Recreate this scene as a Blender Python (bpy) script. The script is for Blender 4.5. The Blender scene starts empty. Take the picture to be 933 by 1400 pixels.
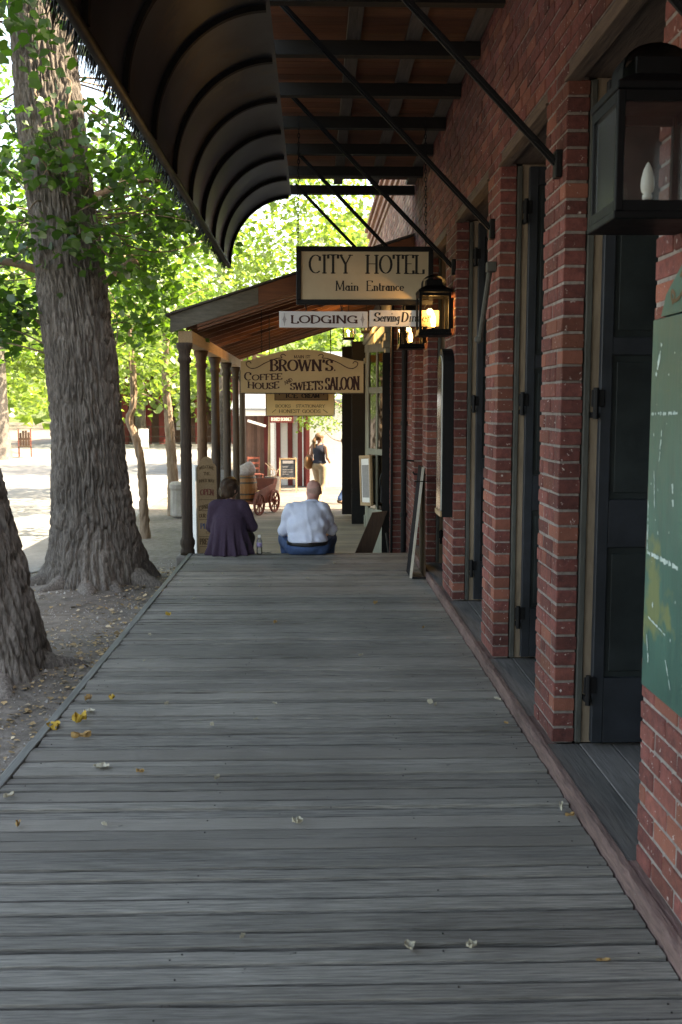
import bpy, math, random
import numpy as np
from mathutils import Vector, Matrix
random.seed(7); RNG = np.random.default_rng(7)
sc = bpy.context.scene
COL = sc.collection
R = math.radians

# ---------------------------------------------------------------- camera
cd = bpy.data.cameras.new('camera'); cam = bpy.data.objects.new('camera', cd); COL.objects.link(cam)
cam.location = (0, 0, 1.65)
cam.rotation_euler = (R(90 - 6.164), 0, R(-1.527))
cd.sensor_fit = 'VERTICAL'; cd.sensor_height = 36; cd.sensor_width = 24; cd.lens = 35
cd.clip_start = 0.05; cd.clip_end = 800
cd.dof.use_dof = True; cd.dof.focus_distance = 7.2; cd.dof.aperture_fstop = 6.3
sc.camera = cam

# ---------------------------------------------------------------- light
SUN = Vector((math.cos(R(49)) * math.cos(R(-6)), math.cos(R(49)) * math.sin(R(-6)), math.sin(R(49))))
w = bpy.data.worlds.new('World'); sc.world = w; w.use_nodes = True
nt = w.node_tree; nt.nodes.clear()
sky = nt.nodes.new('ShaderNodeTexSky'); sky.sky_type = 'NISHITA'; sky.sun_disc = False
sky.sun_elevation = R(49); sky.sun_rotation = R(96); sky.dust_density = 3.0; sky.air_density = 1.0; sky.ozone_density = 1.0
bg = nt.nodes.new('ShaderNodeBackground'); bg.inputs[1].default_value = 0.15
wo = nt.nodes.new('ShaderNodeOutputWorld')
nt.links.new(sky.outputs[0], bg.inputs[0]); nt.links.new(bg.outputs[0], wo.inputs[0])
sd = bpy.data.lights.new('sun', 'SUN'); sd.energy = 3.7; sd.angle = R(0.53); sd.color = (1, 0.95, 0.86)
so = bpy.data.objects.new('sun', sd); COL.objects.link(so); so.location = (20, -2, 25)
so.rotation_euler = (-SUN).to_track_quat('-Z', 'Y').to_euler()
sc.view_settings.view_transform = 'Standard'; sc.view_settings.look = 'None'
sc.view_settings.exposure = 2.9; sc.view_settings.gamma = 1
sc.view_settings.use_curve_mapping = False
sc.view_settings.use_white_balance = True; sc.view_settings.white_balance_temperature = 8700; sc.view_settings.white_balance_tint = 9
sc.cycles.max_bounces = 8; sc.cycles.diffuse_bounces = 4; sc.cycles.transparent_max_bounces = 12
sc.cycles.sample_clamp_indirect = 6

# ---------------------------------------------------------------- materials
def L(nt, a, b): nt.links.new(a, b)
def M(name, c1, c2=None, rough=.75, scale=6, stretch=(1, 1, 1), bump=.3, bdist=.01, metal=0., tint=.0, c3=None, blot=.25, spec=.3, detail=8, coord='Object', rpos=(.3, .7), spots=None, spotscale=20, spotthr=.62):
    """noise-mixed surface: c1..c2 by fine grain, large soft stains, per-piece tint attribute, bump"""
    m = bpy.data.materials.new(name); m.use_nodes = True; nt = m.node_tree; N = nt.nodes
    b = N['Principled BSDF']
    if c2 is None: c2 = tuple(x * .65 for x in c1)
    tc = N.new('ShaderNodeTexCoord'); mp = N.new('ShaderNodeMapping'); mp.inputs['Scale'].default_value = stretch
    L(nt, tc.outputs[coord], mp.inputs[0])
    n = N.new('ShaderNodeTexNoise'); n.inputs['Scale'].default_value = scale; n.inputs['Detail'].default_value = detail; n.inputs['Roughness'].default_value = .65
    L(nt, mp.outputs[0], n.inputs['Vector'])
    rp = N.new('ShaderNodeValToRGB'); rp.color_ramp.elements[0].position = rpos[0]; rp.color_ramp.elements[1].position = rpos[1]
    rp.color_ramp.elements[0].color = (*c2, 1); rp.color_ramp.elements[1].color = (*c1, 1)
    L(nt, n.outputs['Fac'], rp.inputs[0]); col = rp.outputs[0]
    if tint:
        at = N.new('ShaderNodeAttribute'); at.attribute_name = 'tint'
        if c3 is not None:
            mx = N.new('ShaderNodeMixRGB'); mx.inputs[2].default_value = (*c3, 1)
            mr = N.new('ShaderNodeMapRange'); mr.inputs[1].default_value = .55; mr.inputs[2].default_value = 1.; mr.inputs[3].default_value = 0; mr.inputs[4].default_value = .8
            L(nt, at.outputs['Fac'], mr.inputs[0]); L(nt, mr.outputs[0], mx.inputs[0]); L(nt, col, mx.inputs[1]); col = mx.outputs[0]
        mr = N.new('ShaderNodeMapRange'); mr.inputs[3].default_value = 1 - tint; mr.inputs[4].default_value = 1 + tint
        mu = N.new('ShaderNodeMath'); mu.operation = 'MULTIPLY'; mu.inputs[1].default_value = 7.31
        fr = N.new('ShaderNodeMath'); fr.operation = 'FRACT'
        L(nt, at.outputs['Fac'], mu.inputs[0]); L(nt, mu.outputs[0], fr.inputs[0]); L(nt, fr.outputs[0], mr.inputs[0])
        vm = N.new('ShaderNodeVectorMath'); vm.operation = 'SCALE'; L(nt, col, vm.inputs[0]); L(nt, mr.outputs[0], vm.inputs['Scale']); col = vm.outputs[0]
    if blot:
        n2 = N.new('ShaderNodeTexNoise'); n2.inputs['Scale'].default_value = 1.3; n2.inputs['Detail'].default_value = 4
        L(nt, tc.outputs[coord], n2.inputs['Vector'])
        mr = N.new('ShaderNodeMapRange'); mr.inputs[1].default_value = .3; mr.inputs[2].default_value = .7; mr.inputs[3].default_value = 1 - blot; mr.inputs[4].default_value = 1 + blot
        L(nt, n2.outputs['Fac'], mr.inputs[0])
        vm = N.new('ShaderNodeVectorMath'); vm.operation = 'SCALE'; L(nt, col, vm.inputs[0]); L(nt, mr.outputs[0], vm.inputs['Scale']); col = vm.outputs[0]
    if spots is not None:
        n3 = N.new('ShaderNodeTexNoise'); n3.inputs['Scale'].default_value = spotscale; n3.inputs['Detail'].default_value = 5; n3.inputs['Roughness'].default_value = .7
        L(nt, tc.outputs[coord], n3.inputs['Vector'])
        mr = N.new('ShaderNodeMapRange'); mr.inputs[1].default_value = spotthr; mr.inputs[2].default_value = spotthr + .05
        L(nt, n3.outputs['Fac'], mr.inputs[0])
        mx = N.new('ShaderNodeMixRGB'); mx.inputs[2].default_value = (*spots, 1); L(nt, mr.outputs[0], mx.inputs[0]); L(nt, col, mx.inputs[1]); col = mx.outputs[0]
    L(nt, col, b.inputs['Base Color'])
    mr = N.new('ShaderNodeMapRange'); mr.inputs[3].default_value = max(.05, rough - .12); mr.inputs[4].default_value = min(1, rough + .12)
    L(nt, n.outputs['Fac'], mr.inputs[0]); L(nt, mr.outputs[0], b.inputs['Roughness'])
    b.inputs['Metallic'].default_value = metal; b.inputs['Specular IOR Level'].default_value = spec
    if bump:
        bp = N.new('ShaderNodeBump'); bp.inputs['Strength'].default_value = bump; bp.inputs['Distance'].default_value = bdist
        L(nt, n.outputs['Fac'], bp.inputs['Height']); L(nt, bp.outputs[0], b.inputs['Normal'])
    return m
def leafmat(name, cd_, ct, mixf=.5, var=.35):
    m = bpy.data.materials.new(name); m.use_nodes = True; nt = m.node_tree; N = nt.nodes; N.clear()
    at = N.new('ShaderNodeAttribute'); at.attribute_name = 'tint'
    out = N.new('ShaderNodeOutputMaterial'); d = N.new('ShaderNodeBsdfDiffuse'); t = N.new('ShaderNodeBsdfTranslucent'); g = N.new('ShaderNodeBsdfGlossy')
    g.inputs['Roughness'].default_value = .45; g.inputs[0].default_value = (.8, .85, .8, 1)
    mx = N.new('ShaderNodeMixShader'); mx.inputs[0].default_value = mixf; m2 = N.new('ShaderNodeMixShader'); m2.inputs[0].default_value = .06
    for c, sh in ((cd_, d), (ct, t)):
        rp = N.new('ShaderNodeValToRGB')
        e = rp.color_ramp.elements
        e[0].position = 0; e[0].color = (c[0] * (1 - var), c[1] * (1 - var), c[2] * (1 - var), 1)
        e[1].position = .8; e[1].color = (c[0] * (1 + var), c[1] * (1 + var * .8), c[2], 1)
        k = rp.color_ramp.elements.new(1.); k.color = (c[0] * 2.2, c[1] * 1.35, c[2], 1)
        L(nt, at.outputs['Fac'], rp.inputs[0]); L(nt, rp.outputs[0], sh.inputs[0])
    L(nt, d.outputs[0], mx.inputs[1]); L(nt, t.outputs[0], mx.inputs[2]); L(nt, mx.outputs[0], m2.inputs[1]); L(nt, g.outputs[0], m2.inputs[2]); L(nt, m2.outputs[0], out.inputs[0])
    return m
def glassmat(name, col=(1, 1, 1), rough=.02, ior=1.5, bump=0., bscale=3.):
    m = bpy.data.materials.new(name); m.use_nodes = True; nt = m.node_tree; N = nt.nodes; N.clear()
    out = N.new('ShaderNodeOutputMaterial'); t = N.new('ShaderNodeBsdfTransparent'); t.inputs[0].default_value = (*col, 1)
    g = N.new('ShaderNodeBsdfGlossy'); g.inputs['Roughness'].default_value = rough
    f = N.new('ShaderNodeFresnel'); f.inputs[0].default_value = ior
    mx = N.new('ShaderNodeMixShader'); L(nt, f.outputs[0], mx.inputs[0]); L(nt, t.outputs[0], mx.inputs[1]); L(nt, g.outputs[0], mx.inputs[2])
    if bump:
        n = N.new('ShaderNodeTexNoise'); n.inputs['Scale'].default_value = bscale; b = N.new('ShaderNodeBump'); b.inputs['Strength'].default_value = bump; b.inputs['Distance'].default_value = .05
        tc = N.new('ShaderNodeTexCoord'); L(nt, tc.outputs['Object'], n.inputs['Vector'])
        L(nt, n.outputs[0], b.inputs['Height']); L(nt, b.outputs[0], g.inputs['Normal'])
    L(nt, mx.outputs[0], out.inputs[0]); return m
def emit(name, col, s):
    m = bpy.data.materials.new(name); m.use_nodes = True; nt = m.node_tree; b = nt.nodes['Principled BSDF']
    b.inputs['Base Color'].default_value = (*col, 1); b.inputs['Emission Color'].default_value = (*col, 1); b.inputs['Emission Strength'].default_value = s
    return m

MT = {}
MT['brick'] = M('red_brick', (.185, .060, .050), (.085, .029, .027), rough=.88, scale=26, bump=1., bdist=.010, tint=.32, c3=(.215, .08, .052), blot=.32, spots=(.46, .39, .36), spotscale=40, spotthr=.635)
MT['mortar'] = M('mortar', (.26, .225, .205), (.13, .105, .095), rough=.95, scale=30, bump=.8, bdist=.006, blot=.3)
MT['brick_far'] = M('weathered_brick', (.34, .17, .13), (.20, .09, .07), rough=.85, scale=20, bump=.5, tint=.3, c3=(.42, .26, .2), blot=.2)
MT['deck'] = M('weathered_deck', (.30, .280, .248), (.105, .099, .089), rpos=(.32, .64), rough=.75, scale=4.6, stretch=(1.3, 30, 30), bump=1., bdist=.012, tint=.2, c3=(.225, .205, .18), blot=.2, spec=.25, spots=(.06, .058, .053), spotscale=11, spotthr=.67)
MT['deck_edge'] = M('deck_edge_board', (.19, .19, .175), (.10, .10, .095), rough=.7, scale=3, stretch=(26, 1.2, 26), bump=.5, bdist=.005)
MT['lowdeck'] = M('dusty_boards', (.30, .235, .18), (.21, .16, .125), rough=.85, scale=3, stretch=(1.2, 18, 18), bump=.3, tint=.14)
MT['iron'] = M('black_iron', (.009, .009, .010), (.004, .004, .005), rough=.6, scale=25, bump=.25, bdist=.003, spec=.2)
MT['lampmetal'] = M('lamp_metal', (.004, .004, .005), (.002, .002, .0025), rough=.5, scale=18, bump=.1, bdist=.002, spec=.12)
MT['canopy'] = M('aged_sheet_metal', (.095, .104, .118), (.036, .039, .044), rough=.46, scale=2.2, stretch=(1, .6, 1), bump=.25, bdist=.01, metal=.5, blot=.4, spots=(.085, .08, .075), spotscale=2.2, spotthr=.57)
MT['beam'] = M('dark_beam', (.014, .012, .011), (.007, .006, .006), rough=.7, scale=4, stretch=(1, 14, 14), bump=.4)
MT['stringer'] = M('grey_stringer', (.13, .11, .095), (.07, .06, .05), rough=.8, scale=4, stretch=(16, 1, 16), bump=.4)
MT['ceil'] = M('red_brown_boards', (.19, .072, .036), (.09, .033, .018), rough=.7, scale=3, stretch=(1, 18, 18), bump=.4, tint=.3)
MT['porchwood'] = M('porch_wood', (.155, .06, .03), (.07, .028, .016), rough=.62, scale=3, stretch=(1.2, 14, 14), bump=.4, tint=.35)
MT['fascia'] = M('fascia_board', (.20, .075, .035), (.11, .042, .022), rough=.6, scale=2.5, stretch=(1.3, 14, 14), bump=.3)
MT['fasciagrey'] = M('weathered_fascia', (.15, .14, .115), (.085, .08, .065), rough=.8, scale=4, stretch=(2, 10, 10), bump=.4)
MT['post'] = M('dark_post', (.085, .058, .042), (.035, .025, .02), rough=.7, scale=5, stretch=(14, 14, 1), bump=.5)
MT['postsunlit'] = M('sunlit_tan_post', (.26, .15, .085), (.13, .075, .045), rough=.7, scale=5, stretch=(14, 14, 1), bump=.5)
MT['tanwood'] = M('tan_wood', (.42, .29, .17), (.30, .20, .11), rough=.7, scale=4, stretch=(14, 1, 14), bump=.3)
MT['doorblue'] = M('dark_blue_paint', (.026, .030, .038), (.015, .018, .022), rough=.5, scale=9, bump=.25, bdist=.004, blot=.3, spots=(.07, .07, .08), spotscale=40, spotthr=.74)
MT['doorpanel'] = M('dark_green_paint', (.022, .029, .030), (.012, .016, .017), rough=.5, scale=9, bump=.25, bdist=.004, blot=.3)
MT['cream'] = M('dusty_cream_paint', (.30, .235, .17), (.20, .15, .11), rough=.75, scale=8, stretch=(6, 6, 1), bump=.25)
MT['frame'] = M('grey_green_frame', (.085, .085, .075), (.045, .045, .04), rough=.75, scale=9, stretch=(6, 6, 1), bump=.4)
MT['sage'] = M('sage_paint', (.29, .29, .23), (.19, .19, .15), rough=.7, scale=7, stretch=(6, 6, 1), bump=.35, blot=.25, spots=(.1, .095, .08), spotscale=14, spotthr=.66)
MT['kerb'] = M('worn_red_kerb', (.20, .125, .11), (.085, .055, .05), rough=.85, scale=5, stretch=(14, 1.5, 14), bump=1., bdist=.01, blot=.35, spots=(.28, .26, .25), spotscale=16, spotthr=.66)
MT['sill'] = M('dark_sill_boards', (.17, .155, .145), (.08, .075, .07), rough=.75, scale=4, stretch=(20, 1.2, 20), bump=.4, tint=.2)
MT['lintel'] = M('lintel_timber', (.16, .115, .085), (.075, .05, .04), rough=.85, scale=4, stretch=(16, 1.2, 16), bump=.6)
MT['signtan'] = M('sign_tan', (.62, .43, .22), (.53, .365, .185), rough=.6, scale=4, bump=.06, blot=.1)
MT['signcream'] = M('sign_cream', (.47, .375, .255), (.41, .325, .22), rough=.6, scale=4, bump=.05, blot=.12)
MT['signgold'] = M('sign_gold', (.88, .68, .33), (.78, .59, .28), rough=.6, scale=4, bump=.06, blot=.1)
MT['signwhite'] = M('sign_white', (.62, .60, .60), (.52, .50, .50), rough=.6, scale=5, bump=.08, blot=.1)
MT['textblack'] = M('black_lettering', (.012, .010, .010), (.008, .007, .007), rough=.6, bump=0, blot=0)
MT['textbrown'] = M('brown_lettering', (.055, .014, .010), (.035, .010, .008), rough=.6, bump=0, blot=0)
MT['textgrey'] = M('faded_lettering', (.33, .30, .30), (.26, .24, .24), rough=.7, bump=0, blot=0)
MT['textdarktan'] = M('dark_tan_lettering', (.14, .085, .04), (.10, .06, .03), rough=.7, bump=0, blot=0)
MT['textpale'] = M('pale_lettering', (.75, .68, .6), (.65, .6, .5), rough=.7, bump=0, blot=0)
MT['panelbrown'] = M('brown_panel', (.24, .17, .09), (.18, .125, .065), rough=.6, bump=.05, blot=.1)
MT['bark'] = M('bark', (.215, .188, .168), (.052, .044, .038), rough=.95, scale=7, stretch=(8, 8, 1.5), bump=1., bdist=.02, blot=.3)
MT['barkthin'] = M('smooth_bark', (.24, .175, .125), (.12, .085, .06), rough=.9, scale=6, stretch=(5, 5, 1.2), bump=.6, bdist=.015)
MT['ground'] = M('dusty_ground', (.195, .170, .148), (.09, .077, .065), rough=.95, scale=9, bump=.9, bdist=.025, blot=.22, spots=(.11, .085, .06), spotscale=13, spotthr=.60)
MT['street'] = M('pale_street', (.22, .215, .21), (.15, .148, .145), rough=.95, scale=14, bump=.4, bdist=.008, blot=.15)
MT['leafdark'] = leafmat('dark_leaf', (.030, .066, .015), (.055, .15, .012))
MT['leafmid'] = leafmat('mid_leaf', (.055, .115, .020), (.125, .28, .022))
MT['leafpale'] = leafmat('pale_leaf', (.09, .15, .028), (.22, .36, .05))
MT['litter'] = M('dry_leaf', (.34, .24, .12), (.20, .13, .07), rough=.8, scale=20, bump=.2, tint=.4, c3=(.50, .44, .34), blot=0)
MT['leafyellow'] = M('yellow_leaf', (.55, .38, .06), (.38, .22, .04), rough=.7, scale=30, bump=.2, blot=0)
MT['leafbrown'] = M('brown_leaf', (.42, .27, .11), (.26, .15, .06), rough=.7, scale=30, bump=.2, blot=0)
MT['leafgrey'] = M('bleached_leaf', (.46, .42, .33), (.32, .28, .2), rough=.8, scale=30, bump=.2, blot=0)
MT['glass'] = glassmat('clear_glass', (.80, .83, .83), rough=.16, ior=2.0, bump=.05)
MT['glassamber'] = glassmat('old_lamp_glass', (.95, .88, .72), rough=.05)
MT['glassold'] = glassmat('wavy_window_glass', (.08, .09, .09), rough=.03, bump=.10, bscale=2.6, ior=2.1)
MT['bulbon'] = emit('lit_bulb', (1, .66, .28), 4)
MT['bulboff'] = M('white_bulb', (.80, .79, .74), (.75, .74, .7), rough=.35, bump=0, blot=0)
MT['greenboard'] = M('green_painted_board', (.040, .115, .088), (.028, .078, .064), rough=.4, scale=4, stretch=(1, 6, 1), bump=.1, blot=.35, spec=.4, spots=(.13, .16, .07), spotscale=1.5, spotthr=.58)
MT['chalk'] = M('white_marks', (.50, .57, .54), (.22, .32, .29), rough=.7, scale=30, bump=.2, blot=0)
MT['paper'] = M('paper', (.75, .74, .72), (.7, .69, .66), rough=.7, bump=0, blot=.05)
MT['greypaper'] = M('printed_page', (.30, .29, .29), (.22, .21, .21), rough=.7, scale=30, bump=0, blot=.2)
MT['darkbrownwood'] = M('dark_brown_wood', (.075, .042, .025), (.04, .022, .014), rough=.6, scale=4, stretch=(10, 10, 1.5), bump=.3)
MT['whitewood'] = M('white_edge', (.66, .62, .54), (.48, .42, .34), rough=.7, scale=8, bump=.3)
MT['rooftop'] = M('old_shingle', (.10, .085, .075), (.05, .045, .04), rough=.9, scale=8, bump=.6)
MT['stone'] = M('granite_block', (.3, .28, .26), (.2, .185, .17), rough=.9, scale=9, bump=.6)

# ---------------------------------------------------------------- mesh builder
class MB:
    def __init__(s): s.v = []; s.f = []; s.t = []; s.m = []; s.k = 0
    def add(s, vs, fs, tint=None, mi=0):
        o = len(s.v); s.v.extend([tuple(map(float, p)) for p in vs])
        t = random.random() if tint is None else tint
        for f in fs: s.f.append([i + o for i in f]); s.t.append(t); s.m.append(mi)
        return s
    def box(s, x0, x1, y0, y1, z0, z1, tint=None, mi=0, jit=0., mat=None, bev=0.):
        if bev > 0:
            b = min(bev, (x1 - x0) * .45, (y1 - y0) * .45, (z1 - z0) * .45)
            vs = []; idx = {}
            for ix, X in enumerate((x0, x1)):
                for iy, Y in enumerate((y0, y1)):
                    for iz, Z in enumerate((z0, z1)):
                        sx, sy, sz = (1, -1)[ix], (1, -1)[iy], (1, -1)[iz]
                        for a, p in enumerate(((X, Y + sy * b, Z + sz * b), (X + sx * b, Y, Z + sz * b), (X + sx * b, Y + sy * b, Z))):
                            idx[(ix, iy, iz, a)] = len(vs); vs.append(p)
            I = lambda *k: idx[k]
            fs = []
            for i in (0, 1):
                q = [I(i, 0, 0, 0), I(i, 1, 0, 0), I(i, 1, 1, 0), I(i, 0, 1, 0)]; fs.append(q[::-1] if i == 0 else q)
                q = [I(0, i, 0, 1), I(1, i, 0, 1), I(1, i, 1, 1), I(0, i, 1, 1)]; fs.append(q if i == 0 else q[::-1])
                q = [I(0, 0, i, 2), I(1, 0, i, 2), I(1, 1, i, 2), I(0, 1, i, 2)]; fs.append(q[::-1] if i == 0 else q)
            for i in (0, 1):
                for j in (0, 1):
                    q = [I(i, j, 0, 0), I(i, j, 1, 0), I(i, j, 1, 1), I(i, j, 0, 1)]; fs.append(q if (i == j) else q[::-1])
                    q = [I(i, 0, j, 0), I(i, 1, j, 0), I(i, 1, j, 2), I(i, 0, j, 2)]; fs.append(q if (i != j) else q[::-1])
                    q = [I(0, i, j, 1), I(1, i, j, 1), I(1, i, j, 2), I(0, i, j, 2)]; fs.append(q if (i == j) else q[::-1])
            for ix in (0, 1):
                for iy in (0, 1):
                    for iz in (0, 1):
                        q = [I(ix, iy, iz, 0), I(ix, iy, iz, 1), I(ix, iy, iz, 2)]; fs.append(q if (ix + iy + iz) % 2 == 1 else q[::-1])
        else:
            vs = [(x, y, z) for x in (x0, x1) for y in (y0, y1) for z in (z0, z1)]
            fs = [(0, 1, 3, 2), (4, 6, 7, 5), (0, 4, 5, 1), (2, 3, 7, 6), (0, 2, 6, 4), (1, 5, 7, 3)]
        if jit: vs = [(a + random.uniform(-jit, jit), b_ + random.uniform(-jit, jit), c + random.uniform(-jit, jit)) for a, b_, c in vs]
        if mat is not None: vs = [tuple(mat @ Vector(p)) for p in vs]
        return s.add(vs, fs, tint, mi)
    def bar(s, p, q, w_, h, up=(0, 0, 1), tint=None, mi=0, bev=0.):
        p, q = Vector(p), Vector(q); d = q - p; l = d.length; d.normalize(); up = Vector(up)
        if abs(d.dot(up)) > .98: up = Vector((0, 1, 0))
        sx = d.cross(up).normalized(); sz = sx.cross(d)
        m = Matrix((sx, d, sz)).transposed().to_4x4(); m.translation = p
        return s.box(-w_ / 2, w_ / 2, 0, l, -h / 2, h / 2, tint, mi, mat=m, bev=bev)
    def tube(s, pts, rad, n=10, tint=None, mi=0, cap=True):
        pts = [Vector(p) for p in pts]; rad = rad if hasattr(rad, '__len__') else [rad] * len(pts)
        vs = []; fs = []; ref = None
        for i, p in enumerate(pts):
            d = (pts[min(i + 1, len(pts) - 1)] - pts[max(i - 1, 0)]).normalized()
            if ref is None: ref = Vector((1, 0, 0)) if abs(d.x) < .8 else Vector((0, 1, 0))
            a = (ref - d * ref.dot(d)).normalized(); b = d.cross(a); ref = a
            for k in range(n):
                t = 2 * math.pi * k / n; vs.append(p + (a * math.cos(t) + b * math.sin(t)) * rad[i])
        for i in range(len(pts) - 1):
            for k in range(n): fs.append((i * n + k, i * n + (k + 1) % n, (i + 1) * n + (k + 1) % n, (i + 1) * n + k))
        if cap: fs.append(tuple(range(n))[::-1]); fs.append(tuple(range((len(pts) - 1) * n, len(pts) * n)))
        return s.add(vs, fs, tint, mi)
    def lathe(s, prof, n=20, at=(0, 0, 0), tint=None, mi=0, mat=None):
        vs = []; fs = []
        for r, z in prof:
            for k in range(n): t = 2 * math.pi * k / n; vs.append((at[0] + r * math.cos(t), at[1] + r * math.sin(t), at[2] + z))
        for i in range(len(prof) - 1):
            for k in range(n): fs.append((i * n + k, i * n + (k + 1) % n, (i + 1) * n + (k + 1) % n, (i + 1) * n + k))
        fs.append(tuple(range(n))[::-1]); fs.append(tuple(range((len(prof) - 1) * n, len(prof) * n)))
        if mat is not None: vs = [tuple(mat @ Vector(p)) for p in vs]
        return s.add(vs, fs, tint, mi)
    def prism(s, poly, y0, y1, tint=None, mi=0, axes='xz'):
        """poly in the (x,z) plane (or yz / xy), extruded along the third axis"""
        n = len(poly)
        if axes == 'xz': vs = [(a, y0, b) for a, b in poly] + [(a, y1, b) for a, b in poly]
        elif axes == 'yz': vs = [(y0, a, b) for a, b in poly] + [(y1, a, b) for a, b in poly]
        else: vs = [(a, b, y0) for a, b in poly] + [(a, b, y1) for a, b in poly]
        fs = [tuple(range(n)), tuple(range(n, 2 * n))[::-1]] + [(i, i + n, (i + 1) % n + n, (i + 1) % n) for i in range(n)]
        return s.add(vs, fs, tint, mi)
    def build(s, name, mat, parent=None, smooth=False, loc=None, fix=False):
        me = bpy.data.meshes.new(name); me.from_pydata(s.v, [], s.f)
        a = me.attributes.new('tint', 'FLOAT', 'FACE'); a.data.foreach_set('value', s.t)
        for m_ in (mat if isinstance(mat, (list, tuple)) else [mat]): me.materials.append(MT[m_] if isinstance(m_, str) else m_)
        me.polygons.foreach_set('material_index', s.m)
        if smooth: me.polygons.foreach_set('use_smooth', [True] * len(s.f))
        if fix:
            import bmesh
            bm = bmesh.new(); bm.from_mesh(me); bmesh.ops.recalc_face_normals(bm, faces=bm.faces); bm.to_mesh(me); bm.free()
        me.update()
        o = bpy.data.objects.new(name, me); COL.objects.link(o)
        if loc: o.location = loc
        if parent is not None: o.parent = parent
        return o
def tag(o, label=None, cat=None, group=None, kind=None):
    if label: o['label'] = label
    if cat: o['category'] = cat
    if group: o['group'] = group
    if kind: o['kind'] = kind
    return o
def empty(name, label, cat, loc=(0, 0, 0), rz=0, group=None):
    o = bpy.data.objects.new(name, None); COL.objects.link(o); o.location = loc; o.rotation_euler = (0, 0, rz)
    o.empty_display_size = .2
    return tag(o, label, cat, group)
def copy_tree(o, parent=None):
    c = o.copy(); COL.objects.link(c)
    if parent is not None: c.parent = parent
    for ch in list(o.children): copy_tree(ch, c)
    return c

# ---------------------------------------------------------------- numpy noise
def _hash(i, j, k, seed):
    h = (i * 374761393 + j * 668265263 + k * 2147483647 + seed * 974711) & 0xffffffff
    h = ((h ^ (h >> 13)) * 1274126177) & 0xffffffff
    return ((h ^ (h >> 16)) & 0xffff) / 65535.0
def vnoise(P, seed=0):
    P = np.asarray(P, float); I = np.floor(P).astype(np.int64); F = P - I; F = F * F * (3 - 2 * F)
    r = 0
    for dx in (0, 1):
        for dy in (0, 1):
            for dz in (0, 1):
                wgt = (F[..., 0] if dx else 1 - F[..., 0]) * (F[..., 1] if dy else 1 - F[..., 1]) * (F[..., 2] if dz else 1 - F[..., 2])
                r = r + wgt * _hash(I[..., 0] + dx, I[..., 1] + dy, I[..., 2] + dz, seed)
    return r
def fbm(P, o=4, seed=0):
    a = .5; r = 0; P = np.asarray(P, float)
    for i in range(o): r = r + a * vnoise(P * 2 ** i, seed + i); a *= .5
    return r
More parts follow.
